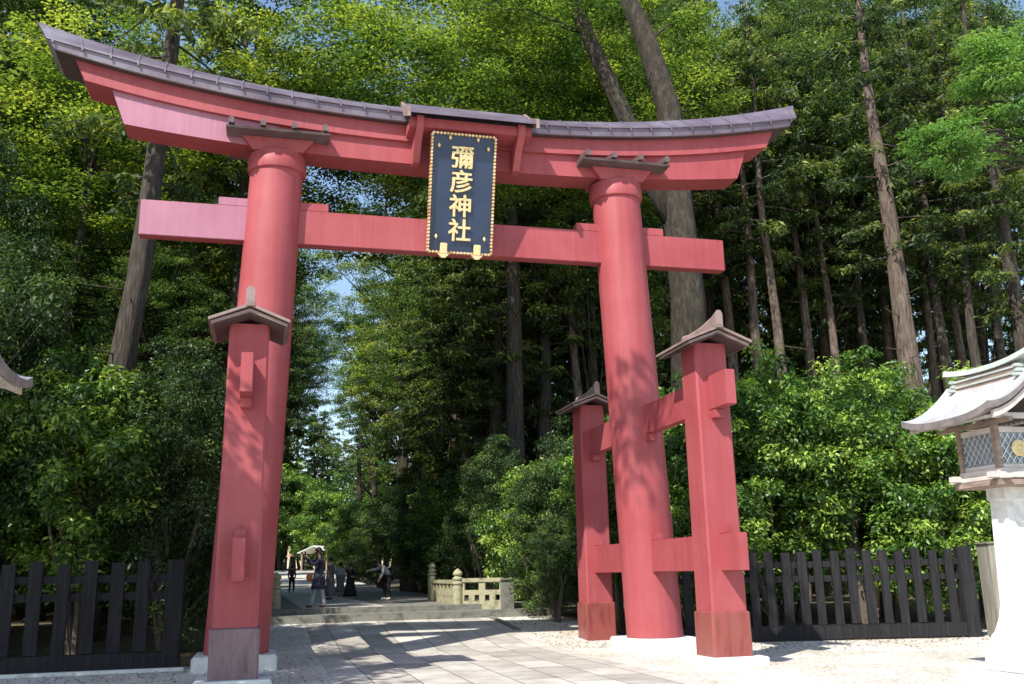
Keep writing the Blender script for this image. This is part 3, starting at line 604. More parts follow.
def make_broad(seed, m='broad', H=24, R=(5, 5, 8), zc=15.5, nc=480, per=105, leaf=.165, r0=.32):
    rs = random.Random(seed); g = np.random.default_rng(seed); mb = MB()
    trunk = [Vector((math.sin(i*.9+seed)*.25*i/6, math.cos(i*.7+seed)*.3*i/6, H*.85*i/7)) for i in range(8)]; mb.tube(trunk, [r0*(1-i/8.3) for i in range(8)], 10, wob=.1)
    lob = [(Vector((rs.uniform(-.5, .5)*R[0], rs.uniform(-.5, .5)*R[1], rs.uniform(-.6, .6)*R[2])), rs.uniform(.35, .6)) for _ in range(11)]
    cc = []; rr = []
    while len(cc) < nc:
        o, s_ = rs.choice(lob); d = Vector(g.normal(size=3)).normalized(); k = rs.uniform(.25, 1.0)**.5
        p = Vector((o.x+d.x*R[0]*s_*k, o.y+d.y*R[1]*s_*k, zc+o.z+d.z*R[2]*s_*k*.8)); cc.append(p[:]); q = rs.uniform(.5, 1.0); rr.append((q, q, q*.35))
    for i in range(60):
        p = Vector(rs.choice(cc)); t = trunk[max(1, min(6, int((p.z-2.5)/(H*.85)*7)))]; mb.tube([t, t.lerp(p, .5)+Vector((0, 0, -.2)), p], [.08, .045, .01], 5)
    t = mb.build('trunk', M['bark2']); m1 = t.data; bpy.data.objects.remove(t)
    m1.polygons.foreach_set('use_smooth', [True]*len(m1.polygons))
    me = clump_leaves('crown', np.array(cc), np.array(rr), per, leaf, leaf*.42, up=.9, outw=.3, rnd=.8, shell=.5, droop=.2, tb=(.45, .3)); me.materials.append(M[m]); return m1, me
def place(protoset, kind, names, loc, rz, sc, label, cat, group):
    e = empty(kind, loc, label, cat, group, rz); e.scale = sc if isinstance(sc, tuple) else (sc, sc, sc)
    for nme, me in zip(names, protoset): link(nme, me, None, e)
    return e
CEDP = [make_cedar(8, 26, 13.5, 3.2, 50, 34, .34, bk='palebark'), make_cedar(9, 25, 12.5, 3.4, 52, 34, .30, bk='palebark')]
CED = [make_cedar(1), make_cedar(2, 26, 9, 3.3, 75, 34, .34), make_cedar(3, 22, 4, 3.9, 90, 34, .36), make_cedar(4, 27, 13, 3.4, 60, 36, .40)]
LAU = [make_laurel(11, tb=(.58, .3)), make_laurel(12, (2.0, 1.9, 2.6), 2.9, 230, tb=(.58, .3)), make_laurel(13, (2.5, 2.2, 3.2), 3.5, 300, tb=(.58, .3))]
DRK = [make_laurel(21, (2.3, 2.3, 2.6), 2.7, 260, 140, .115, 'dark', .42), make_laurel(22, (2.0, 2.0, 3.2), 3.6, 260, 150, .11, 'dark', .4)]
MAPM = [make_laurel(31, (3.2, 3.2, 4.0), 6.5, 260, 75, .17, 'maple', .62, 2.2, (.5, .3), 3)]

TC = ('trunk', 'crown'); SF = ('stem', 'foliage')
def cedar(i, x, y, sc, label, group, rz=None):
    return place((CED+CEDP)[i % 6], 'cedar_tree', TC, (x, y, gz(y)-.05), random.uniform(0, 6.28) if rz is None else rz, sc, label, 'tree', group)
# right-hand shrubs in the sun, in front and behind one another
k = 0
SL = ['sunlit laurel shrub between the right main pillar and the rear red post', 'sunlit laurel shrub rising just right of the front right red post', 'sunlit yellow-tipped laurel above the left third of the right fence', 'sunlit laurel shrub above the middle of the right black fence', 'sunlit laurel shrub above the right end of the black fence', 'laurel shrub behind the right shrine lantern', 'tall laurel in the second row, behind the right red post', 'tall laurel in the second row, below the slim grey cedar trunk', 'tall laurel in the second row, below the thick pale cedar trunk', 'tall laurel in the second row, behind the lantern roof', 'low laurel shrub at the foot of the front right red post, behind the fence']
for (x, y, s, zsc) in ((9.4, 5.0, .75, .9), (11.1, 3.9, .95, 1.02), (13.2, 3.6, 1.0, 1.05), (15.4, 3.0, 1.0, 1.02), (17.6, 2.6, 1.0, 1.02), (19.8, 2.2, 1.1, 1.0), (12.2, 6.2, 1.05, 1.15), (14.9, 5.8, 1.1, 1.18), (17.6, 5.2, 1.1, 1.12), (20.3, 4.6, 1.15, 1.1), (10.4, 2.7, .55, .62)):
    place(LAU[k % 3], 'laurel_shrub', SF, (x, y, gz(y)), k*1.7, (s, s, zsc), SL.pop(0), 'shrub', 'glossy shrubs behind the right fence'); k += 1
# shrubs right of the path, seen between the rear post and the bridge
SL = ['low evergreen shrub beside the kerb, just left of the rear red post', 'evergreen shrub behind the pierced stone railing', 'smallest evergreen bush at the ground left of the rear red post', 'tall evergreen shrub directly left of the rear red post', 'evergreen shrub behind the back post of the bridge railing', 'evergreen shrub right of the avenue behind the leaning person', 'evergreen shrub deeper along the right of the avenue', 'large evergreen shrub far along the right of the avenue']
for (x, y, s, zsc) in ((8.55, 8.0, .62, .62), (8.9, 10.8, .8, .9), (8.2, 6.6, .34, .40), (9.3, 7.2, .75, 1.0), (7.9, 13.5, .62, .85), (8.4, 17.5, .8, .9), (7.8, 22, .8, .9), (8.6, 27, 1, .9)):
    place(LAU[(k+1) % 3] if k % 5 == 2 else DRK[k % 2], 'evergreen_shrub', SF, (x, y, gz(y)), k*2.1, (s, s, zsc), SL.pop(0), 'shrub', 'shrubs right of the bridge'); k += 1
# left-hand shrubs in shade
SL = ['shaded shrub directly left of the front left red post', 'shaded shrub behind the right half of the left fence', 'shaded shrub behind the left half of the left fence', 'shaded shrub at the left edge behind the left lantern roof', 'low shaded shrub at the foot of the thick leaning trunk', 'shaded shrub left of the thick leaning trunk', 'tall shaded shrub reaching up at the left edge', 'large shaded shrub beyond the left edge of the fence', 'shaded shrub beside the left foot of the bridge', 'shaded shrub left of the avenue past the first bridge post']
for (x, y, s, zsc) in ((-1.6, 3.6, .85, .98), (-3.4, 3.6, 1.0, 1.08), (-5.9, 3.0, 1.05, 1.35), (-7.8, 3.2, 1.1, 1.2), (-2.6, 7.4, .9, .9), (-6.0, 8.0, 1.0, 1.4), (-8.0, 6.6, 1.25, 1.85), (-10.2, 6, 1.3, 2.1), (-.3, 8.6, .65, .9), (-1.4, 11.5, .9, 1.2)):
    place(DRK[k % 2] if k % 4 else LAU[0], 'shade_shrub', SF, (x, y, gz(y)), k*1.3, (s, s, zsc), SL.pop(0), 'shrub', 'shrubs behind the left fence'); k += 1
for (x, y, s) in ((-.6, 16, .9), (-1.2, 21, 1.0), (-.9, 27, 1.0), (-1.5, 34, 1.2), (-.8, 42, 1.2), (-1, 52, 1.3), (0, 64, 1.4), (10.4, 34, 1.2), (10, 43, 1.2), (9.5, 54, 1.3), (9, 66, 1.4)):
    place(DRK[k % 2] if k % 3 else LAU[1], 'avenue_shrub', SF, (x-.6, y, gz(y)), k*1.9, s, 'rounded evergreen bush lining the avenue far beyond the gate', 'shrub', 'bushes lining the far avenue'); k += 1

# leading trunks, each its own tree
def tree_at(px, Y, i, dia, label, zb_=None, H=None, lean=0, kindn='cedar_tree', seed=50, Rc=3.4, nb=70, bk='bark'):
    p = at(px, 578-(px-300)*.021, Y); zbm = zb_ or 11
    t = make_cedar(seed, H or 26, zbm, Rc, nb, 34, dia/2*1.12, lean, bk=bk)
    return place(t, kindn, TC, (p.x, Y, gz(Y)-.05), 0, 1, label, 'tree', None)
tree_at(84, 6.2, 0, .76, 'thick rough-barked cedar leaning slightly right, left of the torii beside the fence', 11.5, 27, .62, seed=61, Rc=3.6, nb=46)
tree_at(935, 12.5, 0, .98, 'tall pale-barked cedar with a thick straight trunk above the sunlit shrubs at right', 12.5, 28, -.15, seed=62, bk='palebark', nb=42)
tree_at(800, 15, 0, .55, 'slim straight cedar with a grey trunk right of the gate roof end', 14, 26, -.1, seed=63, bk='palebark', nb=44)
tree_at(972, 14, 0, .6, 'dark cedar trunk just right of the pale thick one', 12, 26, 0, seed=64, nb=40)
tree_at(1006, 13, 0, .5, 'slim brownish cedar trunk above the lantern roof', 12, 25, 0, seed=65, nb=40)
tree_at(868, 17, 0, .5, 'leaning grey cedar trunk left of the thick pale one', 13, 25, -.5, seed=66, bk='palebark', nb=40)
tree_at(1060, 11, 0, .8, 'cedar trunk at the right edge of the photo behind the lantern roof', 10, 26, -.2, seed=67, nb=50)
tree_at(212, 14, 0, .45, 'slim dark cedar just left of the left red pillar', 11, 26, .2, seed=68)

for i, (px, Y, dia, ln, pale) in enumerate(((768, 17, .55, .2, 1), (832, 17.5, .55, -.15, 1), (852, 19, .6, .1, 1), (888, 18.5, .55, .1, 0), (915, 20, .6, 0, 1), (955, 17.5, .5, .15, 1), (990, 17, .55, -.1, 1), (1030, 16, .6, 0, 0), (745, 19, .6, .1, 1))):
    tree_at(px, Y, 0, dia, 'straight cedar whose bare trunk stands among others above the right-hand shrubs', 13.5, 26, ln, seed=80+i, nb=34, bk='palebark' if pale else 'bark')['group'] = 'bare cedar trunks above the right-hand shrubs'
for x, y, s_, q, lab in ((9.9, 20, .95, 2, 'low-branched cedar right of the bridge, nearest of the avenue row'), (9.6, 25, 1.0, 0, 'low-branched cedar behind the nearest one on the right of the avenue'), (9.9, 29, 1.0, 2, 'third low-branched cedar on the right of the avenue'), (9.3, 39, 1.1, 0, 'low-branched cedar far down the right of the avenue'),
        (-.9, 31, 1.05, 2, 'dark cedar against the patch of sky just right of the left pillar'), (-2.6, 22, .9, 0, 'dark cedar just behind the left pillar beside the avenue')):
    cedar(q, x, y, s_, lab, None)
# background cedars, woods left of the avenue, right of it and the rows seen through the gate
rs = random.Random(99)
def wood(x0, x1, y0, y1, n, label, group, smin=.8, smax=1.15, keep=None, kinds=(0, 1, 2, 3), mind=2.6):
    got = []; tries = 0
    while len(got) < n and tries < 4000:
        tries += 1; x, y = rs.uniform(x0, x1), rs.uniform(y0, y1)
        if keep and not keep(x, y): continue
        if any((x-a)**2+(y-b)**2 < mind*mind for a, b in got): continue
        got.append((x, y)); s = rs.uniform(smin, smax)
        cedar(rs.choice(kinds), x, y, (s, s, s*rs.uniform(.9, 1.1)), label, group)
wood(-30, -6.5, 11, 42, 34, 'tall dark cedar in the wood left of the avenue', 'cedars left of the avenue', keep=lambda x, y: not (-9 < x and y < 13))
wood(10.5, 46, 17, 48, 42, 'tall cedar in the wood right of the avenue', 'cedars right of the avenue', kinds=(4, 5, 3, 4, 5, 1))
wood(9.3, 16, 17, 60, 24, 'cedar with bare lower trunk seen through the gate right of the path', 'cedars seen through the gate', kinds=(3, 1, 3), mind=2.0)
wood(-40, -6, 42, 100, 34, 'far cedar of the wood left of the avenue', 'far cedars on the left', .9, 1.25, mind=3.6)
wood(10.5, 80, 52, 100, 46, 'far cedar of the wood right of the avenue', 'far cedars on the right', .9, 1.25, kinds=(0, 2, 1), mind=3.8)
wood(-14, 22, 126, 150, 14, 'distant cedar closing the end of the avenue', 'cedars at the end of the avenue', .9, 1.2, kinds=(0, 2), mind=4)
# understorey that fills the wood behind the first rows
for i in range(46):
    if i % 2: x, y = rs.uniform(11, 42), rs.uniform(9.5, 40)
    else: x, y = rs.uniform(-24, -3), rs.uniform(10, 38)
    s = rs.uniform(.8, 1.5)
    place(DRK[i % 2], 'undergrowth_shrub', SF, (x, y, gz(y)), rs.random()*6, (s, s, s*rs.uniform(.7, 1.1)), 'shrub of the dim undergrowth between the cedar trunks', 'shrub', 'undergrowth in the wood')

# ------------------------------------------------------------ the great maple behind the torii, forked trunk
def sprays(region, n, rmin=.7, rmax=1.5, thick=.16, seed=5):
    g = np.random.default_rng(seed); cc = []; rr = []
    while len(cc) < n:
        p = g.uniform(-1, 1, 3)
        if (p**2).sum() > 1 or (p**2).sum() < .12: continue
        q = np.array(region[0])+p*np.array(region[1]); cc.append(q); r = g.uniform(rmin, rmax); rr.append((r, r, thick))
    return np.array(cc), np.array(rr)
def big_maple(base, stems, regions, label, leaf=.14, per=210, m='maple', barkm='bark2'):
    e = empty('maple_tree', base, label, 'tree'); b = Vector(base)
    mb = MB(); allp = []
    for pts, rs_ in stems:
        pts = [Vector(p)-b for p in pts]; mb.tube(pts, rs_, 16, wob=.08, ridge=.16)
        for i_ in range(1, len(pts)-1): allp += [pts[i_].lerp(pts[i_+1], f_+random.uniform(-.08, .08)) for f_ in (.1, .3, .5, .7, .9)]
    C = []; R_ = []
    for i, (cen, rd, n) in enumerate(regions):
        c, r = sprays((np.array(cen)-np.array(base), rd), n, seed=i*7+3); C.append(c); R_.append(r)
    C = np.concatenate(C); R_ = np.concatenate(R_)
    for i in range(0, len(C), 14):     # limbs reaching towards the sprays
        p = Vector(C[i]); o = min(allp, key=lambda q: (q-p).length+abs(q.z-p.z+2)*.6)
        if (o-p).length > 4.2: continue
        md = o.lerp(p, .5)+Vector((random.uniform(-.4, .4), 0, .45)); mb.tube([o, md, p], [.07, .04, .012], 5)
    o = mb.build('trunk', M[barkm], e)
    for f in o.data.polygons: f.use_smooth = True
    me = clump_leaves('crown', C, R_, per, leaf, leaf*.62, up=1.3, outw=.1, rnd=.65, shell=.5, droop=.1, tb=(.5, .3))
    me.materials.append(M[m]); link('crown', me, None, e); return e
t0 = at(694, 560, 8); t1 = at(689, 300, 8); t2 = at(679, 210, 8.2); t3 = at(670, 110, 8.6); t4 = at(645, 35, 9.2); t5 = at(600, -60, 9.5)
s2 = at(650, 180, 8.6); s3 = at(622, 110, 8.8); s4 = at(592, 45, 9.0); s5 = at(560, -30, 9.2)
t0.z = gz(8)
big_maple((t0.x, 8, gz(8)), [([t0, t1, t2, t3, t4, t5, t5+Vector((-1, .5, 4))], [.68, .56, .52, .42, .36, .25, .08]), ([t2+Vector((0, 0, -.6)), s2, s3, s4, s5, s5+Vector((-1.5, 0, 3))], [.40, .34, .30, .28, .2, .06])],
          [((6.0, 12.8, 20.5), (7.2, 3.2, 5.6), 230), ((13.5, 12.8, 20), (5.0, 3.0, 4.6), 120), ((4.4, 9.5, 17.0), (3.6, 2.6, 2.8), 90), ((3.4, 12.5, 15.0), (3.0, 1.8, 2.0), 60), ((10.5, 12.4, 15.8), (4.5, 1.5, 1.8), 44), ((3.5, 12.6, 13.1), (1.7, 1.3, .8), 15), ((8.0, 8.6, 20.8), (3.4, 1.6, 1.7), 26)],
          'great maple with a forked thick trunk rising behind the right side of the torii')
l0 = Vector((-6.8, 11.5, .4))
big_maple(l0, [([l0, l0+Vector((.3, 0, 4)), l0+Vector((1.0, .3, 9)), l0+Vector((1.4, .4, 15))], [.30, .24, .18, .06]), ([l0+Vector((.3, 0, 4)), l0+Vector((-1.2, .2, 8)), l0+Vector((-2.0, .2, 13))], [.18, .14, .05])],
          [((-6.0, 11.5, 15.5), (4.6, 3.0, 4.4), 150), ((-1.2, 12.5, 18), (3.6, 3.0, 3.2), 80)],
          'yellow-green maple filling the upper left corner above the torii roof end')
BRO = [make_broad(5), make_broad(6, 'broad', 26, (5.5, 5, 8.5), 17), make_broad(7, 'maple', 24, (5, 5, 7.5), 16.5, 430)]
for x, y, s_, q, lab in ((-3.2, 24, .85, 0, 'broadleaf tree beside the avenue on the left, nearest beyond the left pillar'), (-4.5, 41, .95, 0, 'broadleaf tree half way down the left side of the avenue'),
        (9.8, 33, 1.1, 0, 'broadleaf tree farther down the right side of the avenue'), (9.4, 44, 1.2, 2, 'yellow-green tree far down the right side of the avenue'), (-3.6, 55, 1.0, 2, 'yellow-green tree far down the left side of the avenue'),
        (3.5, 124, 1.6, 1, 'big far broadleaf tree closing the end of the avenue'), (-5.5, 86, 1.4, 2, 'bright far tree just left of the white pavilion'), (11.5, 82, 1.4, 0, 'far broadleaf tree right of the white pavilion'),
        (-2.4, 33, 1.05, 0, 'broadleaf tree leaning over the avenue in front of the patch of sky'), (2.0, 119, 2.1, 1, 'tallest far tree straight above the white pavilion'), (-2.5, 60, 1.35, 1, 'high-crowned tree far down the left side of the avenue'),
        (-4.5, 21, 1.1, 2, 'yellow-green broadleaf tree high above the left end of the tie beam'), (-9.5, 17, 1.3, 0, 'broadleaf tree in the wood at upper left'), (-1.8, 19, 1.05, 2, 'tall slender yellow-green tree just beyond the left pillar'), (-14, 13, 1.2, 0, 'dark green tree at the far left above the shrubs'), (-11, 27, 1.3, 2, 'pale green tree deep in the wood at upper left'),):
    place(BRO[q], 'broadleaf_tree', TC, (x, y, gz(y)-.05), x*3.1, s_, lab, 'tree', None)
k = 0
for x, y, s_ in ((13.5, 18, .95), (18.8, 18.5, 1), (25.5, 19, 1.05), (16.5, 24, 1.1), (31, 22, 1.2), (29, 22, 1.2), (35, 20, 1.2), (19, 29, 1.35), (30, 31, 1.35), (41, 28, 1.3), (12.5, 27, 1.2)):
    place(BRO[k % 2], 'woodland_tree', TC, (x, y, .35), k*1.1, (s_, s_, s_*1.25), 'leafy tree whose crown fills the gaps high between the cedar trunks at right', 'tree', 'leafy trees among the cedars at right'); k += 1
for x, y, s_ in ((3, 119, 2.2), (-3, 112, 2), (8.5, 113, 2.1), (14, 110, 2.4), (-9, 112, 2.4), (6, 122, 2.6), (0, 122, 2.6), (-1.5, 88, 1.6), (10.5, 92, 1.6)):
    place(LAU[k % 3], 'evergreen_shrub', SF, (x, y, gz(y)), k, s_, 'sunlit green bush at the very end of the avenue behind the pavilion', 'shrub', 'bushes at the end of the avenue'); k += 1
UND = ['small leafy tree low between the trunks just right of the roof end', 'small leafy tree below the slim grey trunk', 'small leafy tree between the slim and the thick pale trunks', 'small leafy tree right behind the thick pale trunk', 'small leafy tree above the lantern roof, behind the trunks', 'small leafy tree at the far right behind the lantern', 'small leafy tree behind the great forked maple',
       'small leafy tree left of the thick leaning trunk', 'small leafy tree right of the thick leaning trunk, beside the left pillar', 'small leafy tree at the far left under the tall trees', 'small leafy tree in the gap beneath the left end of the tie beam', 'small leafy tree deep in the shade left of the avenue']
for i, (x, y, s_) in enumerate(((14.6, 20.5, .50), (18.2, 23.5, .56), (21.0, 24.5, .56), (24.6, 24, .58), (27.5, 21.8, .55), (31.5, 23, .6), (12.6, 20.5, .55), (-8.6, 9.5, .55), (-3.0, 11.5, .52), (-11.5, 11.5, .6), (-5.2, 12.5, .56), (-6.5, 15.5, .62))):
    place(BRO[(0, 1, 0, 1, 0, 1, 0, 2, 0, 0, 1, 0)[i]], 'understorey_tree', TC, (x, y, gz(y)-.05), i*1.3, (s_*1.05, s_*1.05, s_), UND[i], 'tree', None)
# ------------------------------------------------------------ light green cypress reaching in from the right edge
def cypress(base, label, regions, H=20, per=110):
    e = empty('cypress_tree', base, label, 'tree'); mb = MB(); mb.tube([(0, 0, 0), (.1, 0, H*.5), (0, .1, H)], [.32, .22, .04], 10)
    cc = []; rr = []; g = random.Random(4)
    for (cen, rd, n) in regions:
        for _ in range(n):
            while True:
                p = Vector((g.uniform(-1, 1), g.uniform(-1, 1), g.uniform(-1, 1)))
                if p.length < 1: break
            q = Vector((cen[0]+p.x*rd[0]-base[0], cen[1]+p.y*rd[1]-base[1], cen[2]+p.z*rd[2]-base[2])); cc.append(q[:]); r = g.uniform(.45, .8); rr.append((r, r, r*.30))
            if g.random() < .35: mb.tube([Vector((0, 0, q.z+.3)), q*.6+Vector((0, 0, q.z*.4+.4)), q], [.05, .03, .008], 4)
    mb.build('trunk', M['bark'], e)
    me = clump_leaves('crown', np.array(cc), np.array(rr), per, .20, .055, up=.9, outw=.2, rnd=.6, droop=.7, tb=(.5, .25)); me.materials.append(M['cypress']); link('crown', me, None, e)
q = at(1060, 330, 2.5)
c1_ = at(1000, 90, 2.5); c2_ = at(950, 150, 2.5)
cypress((q.x+1.2, 3.0, 0), 'light green feathery cypress reaching in at the upper right corner', [((c1_.x+.9, 2.8, c1_.z+.4), (1.7, 1.4, 2.4), 90), ((c2_.x, 2.6, c2_.z), (1.2, 1.0, .9), 34)], 17)
# the shade tree that stands left of the camera
base = (-9.5, -7.5, 0)
big_maple(base, [([base, (-9.3, -7.4, 4), (-9.0, -7.2, 8), (-8.6, -7, 12)], [.42, .34, .25, .08])], [((-8.6, -6.2, 8.6), (2.9, 3.4, 2.4), 110), ((-8.8, -5.2, 12), (3.0, 3.2, 2.2), 70), ((.2, -8.2, 16.8), (1.0, .7, 1.2), 6), ((-5.9, -6.6, 9.4), (1.9, 3.2, 1.5), 80)],
          'tree left of the camera whose canopy shades the left fence and gravel', leaf=.20, per=120)

# ------------------------------------------------------------ far end of the avenue
pv = at(321, 556, 108)
p = empty('white_pavilion', (pv.x, 108, gz(108)+.34), 'small pavilion with a pale white roof at the far end of the avenue', 'building'); p.scale = (1.7, 1.7, 1.15); p.rotation_euler = (0, 0, rad(62))
M['white'] = noise_mat('white_canvas', (.68, .68, .66), (.8, .8, .78), 3, .6, .1)
mb = MB(); mb.loft([[(x, -1.3, 2.0), (x, 0, 2.75), (x, 1.3, 2.0), (x, 1.3, 1.92), (x, 0, 2.65), (x, -1.3, 1.92)] for x in (-1.35, 1.35)]); mb.build('roof', M['white'], p)
for sx in (-1, 1):
    for sy in (-1, 1): MB().box(sx*1.15-.06, sx*1.15+.06, sy*1.0-.06, sy*1.0+.06, 0, 2.1).build('post', M['lwood'], p)
fe = at(337, 570, 96)
f = empty('pale_board_fence', (fe.x, 96, gz(96)+.34), 'short pale board screen right of the far white pavilion', 'fence')
for i in range(5): MB().box(-.5+i*.2, -.34+i*.2, -.02, .02, .1, 1.15).build('board', M['white'], f)
MB().box(-.5, .46, .022, .06, .5, .6).build('rail', M['white'], f)

# ------------------------------------------------------------ people
def pm(name, c, rough=.8): 
    return noise_mat(name, tuple(x*.85 for x in c), tuple(min(1, x*1.15) for x in c), 12, rough, .15)
SKIN = pm('skin', (.48, .30, .22), .55); HAIR = pm('dark_hair', (.03, .02, .016), .5); BHAIR = pm('brown_hair', (.10, .05, .035), .5)
NAVY = pm('navy_cloth', (.018, .02, .045)); BLACK = pm('black_cloth', (.012, .012, .014)); JEAN = pm('pale_denim', (.36, .40, .46)); GREY = pm('grey_cloth', (.40, .40, .44))
TAUPE = pm('taupe_cloth', (.20, .16, .16)); ORANGE = pm('orange_leather', (.70, .20, .05), .5); WSHOE = pm('white_shoe', (.6, .6, .58)); DSHOE = pm('dark_shoe', (.03, .025, .02)); PEACH = pm('peach_cloth', (.75, .38, .18)); MAROON = pm('maroon_cloth', (.11, .05, .07))
def skin_obj(name, V, E, Rr, m, parent, root=0, sub=1):
    me = bpy.data.meshes.new(name); me.from_pydata(V, E, []); o = bpy.data.objects.new(name, me); COL.objects.link(o)
    md = o.modifiers.new('s', 'SKIN'); md.use_smooth_shade = True
    for i, r in enumerate(Rr):
        sv = me.skin_vertices[0].data[i]; r = r if isinstance(r, tuple) else (r, r); sv.radius = r; sv.use_root = (i == root)
    sb = o.modifiers.new('u', 'SUBSURF'); sb.levels = sub; sb.render_levels = sub
    bpy.context.view_layer.update()
    m2 = bpy.data.meshes.new_from_object(o.evaluated_get(bpy.context.evaluated_depsgraph_get())); bpy.data.objects.remove(o); m2.name = name
    m2.materials.clear(); return link(name, m2, m, parent, True)
def person(loc, rz, label, h=1.65, J=None, top=None, bottom=None, skirt=None, hair=HAIR, longhair=False, shoes=DSHOE, fingers=True, group=None):
    """local: facing -Y"""
    s = h/1.65; P = dict(pel=(0, 0, .90), sp=(0, .01, 1.08), ch=(0, .0, 1.26), nk=(0, .015, 1.41), hb=(0, 0, 1.49), hd=(0, -.005, 1.565),
        shl=(-.165, .01, 1.345), ell=(-.21, .03, 1.09), wrl=(-.20, -.06, .86), hal=(-.20, -.09, .79),
        shr=(.165, .01, 1.345), elr=(.21, .03, 1.09), wrr=(.20, -.06, .86), har=(.20, -.09, .79),
        hil=(-.085, 0, .85), knl=(-.10, -.02, .47), anl=(-.10, .02, .085), tol=(-.105, -.13, .035),
        hir=(.085, 0, .85), knr=(.10, -.02, .47), anr=(.10, .02, .085), tor=(.105, -.13, .035))
    if J: P.update(J)
    e = empty('person', loc, label, 'person', group, rz); e.scale = (s, s, s)
    rr = dict(pel=(.13, .10), sp=(.115, .085), ch=(.135, .095), nk=.052, hb=.062, hd=(.078, .092), shl=.055, ell=.038, wrl=.026, hal=(.032, .02), shr=.055, elr=.038, wrr=.026, har=(.032, .02),
              hil=.082, knl=.055, anl=.036, tol=.032, hir=.082, knr=.055, anr=.036, tor=.032)
    ks = list(P); ix = {k: i for i, k in enumerate(ks)}; V = [P[k] for k in ks]; R_ = [rr[k] for k in ks]
    Eg = [(ix[a], ix[b]) for a, b in (('pel', 'sp'), ('sp', 'ch'), ('ch', 'nk'), ('nk', 'hb'), ('hb', 'hd'), ('ch', 'shl'), ('shl', 'ell'), ('ell', 'wrl'), ('wrl', 'hal'), ('ch', 'shr'), ('shr', 'elr'), ('elr', 'wrr'), ('wrr', 'har'), ('pel', 'hil'), ('hil', 'knl'), ('knl', 'anl'), ('anl', 'tol'), ('pel', 'hir'), ('hir', 'knr'), ('knr', 'anr'), ('anr', 'tor'))]
    if fingers:
        for sd_, a, b in ((-1, 'wrl', 'hal'), (1, 'wrr', 'har')):
            A, B = Vector(P[a]), Vector(P[b]); d = (B-A).normalized(); sdv = d.cross(Vector((1, 0, 0)));
            sdv = (sdv if sdv.length > .1 else d.cross(Vector((0, 1, 0)))).normalized(); cu = sdv.cross(d).normalized()*(-sd_)
            for kf, ln in ((-1.5, .07), (-.5, .08), (.5, .075), (1.5, .058)):
                a_ = B+sdv*kf*.019+d*.012; m_ = a_+d*ln*.5; t_ = m_+d*ln*.42+cu*ln*.25; n0 = len(V); V += [a_[:], m_[:], t_[:]]; R_ += [.0095, .0085, .007]; Eg += [(ix[b], n0), (n0, n0+1), (n0+1, n0+2)]
            a_ = A.lerp(B, .55)-sdv*.035; t_ = a_-sdv*.012+d*.05+cu*.02; n0 = len(V); V += [a_[:], t_[:]]; R_ += [.011, .009]; Eg += [(ix[b], n0), (n0, n0+1)]
    hd = Vector(P['hd']); n0 = len(V)
    for k_ in ('pel', 'sp', 'ch', 'hil', 'hir', 'shl', 'shr'): q_ = R_[ix[k_]]; R_[ix[k_]] = tuple(v_*.8 for v_ in q_) if isinstance(q_, tuple) else q_*.85
    skin_obj('body', V, Eg, R_, SKIN, e, 0)
    hf = (hd-Vector(P['hb'])).normalized(); fwd = Vector((0, -1, 0)); fwd = (fwd-hf*fwd.dot(hf)).normalized(); sde = hf.cross(fwd)
    MB().tube([hd+fwd*.075+hf*.01, hd+fwd*.098-hf*.018, hd+fwd*.08-hf*.03], [.008, .013, .008], 6).build('nose', SKIN, e, True)
    for q in (-1, 1):
        c = hd+sde*q*.032+fwd*.074+hf*.012; MB().tube([c-sde*.012, c+fwd*.008, c+sde*.012], [.003, .008, .003], 6).build('eye', HAIR, e, True)
        c = hd+sde*q*.08-hf*.005; MB().tube([c-hf*.03, c, c+hf*.03], [.004, .013, .008], 6).build('ear', SKIN, e, True)
    hm = MB(); c = hd-fwd*.022+hf*.022; rings = []
    for i in range(9):
        t = math.pi*i/10; rad0 = .098*math.sin(t+.05); z = .118*math.cos(t); rings.append([c+sde*rad0*math.cos(a)*.92+(-fwd)*rad0*math.sin(a)*1.08+hf*z+(fwd*.0) for a in [2*math.pi*j/14 for j in range(14)]])
    # keep the hairline off the face
    for i, rg in enumerate(rings):
        for j, q in enumerate(rg):
            dv = q-hd
            if dv.dot(fwd) > .02 and dv.dot(hf) < .045: rg[j] = q-fwd*(dv.dot(fwd)-.02)
    hm.loft(rings)
    if longhair: hm.loft([[c-fwd*.05+sde*.075*math.cos(a)*k_+(-fwd)*.045*math.sin(a)*k_+Vector((0, .02*i, -i*.085)) for a in [2*math.pi*j/12 for j in range(12)]] for i, k_ in enumerate((1, 1.1, 1.15, 1.0, .6))])
    hm.build('hair', hair, e, True)
    def gar(name, keys, edges, grow, m, root): 
        q = {k_: i for i, k_ in enumerate(keys)}
        rad2 = []
        for k_ in keys:
            r = rr[k_]; r = r if isinstance(r, tuple) else (r, r); rad2.append((r[0]*1.05+grow, r[1]*1.05+grow))
        return skin_obj(name, [P[k_] for k_ in keys], [(q[a], q[b]) for a, b in edges], rad2, m, e, q[root])
    if top: gar('top', ['pel', 'sp', 'ch', 'shl', 'ell', 'wrl', 'shr', 'elr', 'wrr'], [('pel', 'sp'), ('sp', 'ch'), ('ch', 'shl'), ('shl', 'ell'), ('ell', 'wrl'), ('ch', 'shr'), ('shr', 'elr'), ('elr', 'wrr')], .016, top, 'pel')
    if bottom: gar('trousers', ['pel', 'hil', 'knl', 'anl', 'hir', 'knr', 'anr'], [('pel', 'hil'), ('hil', 'knl'), ('knl', 'anl'), ('pel', 'hir'), ('hir', 'knr'), ('knr', 'anr')], .022, bottom, 'pel')
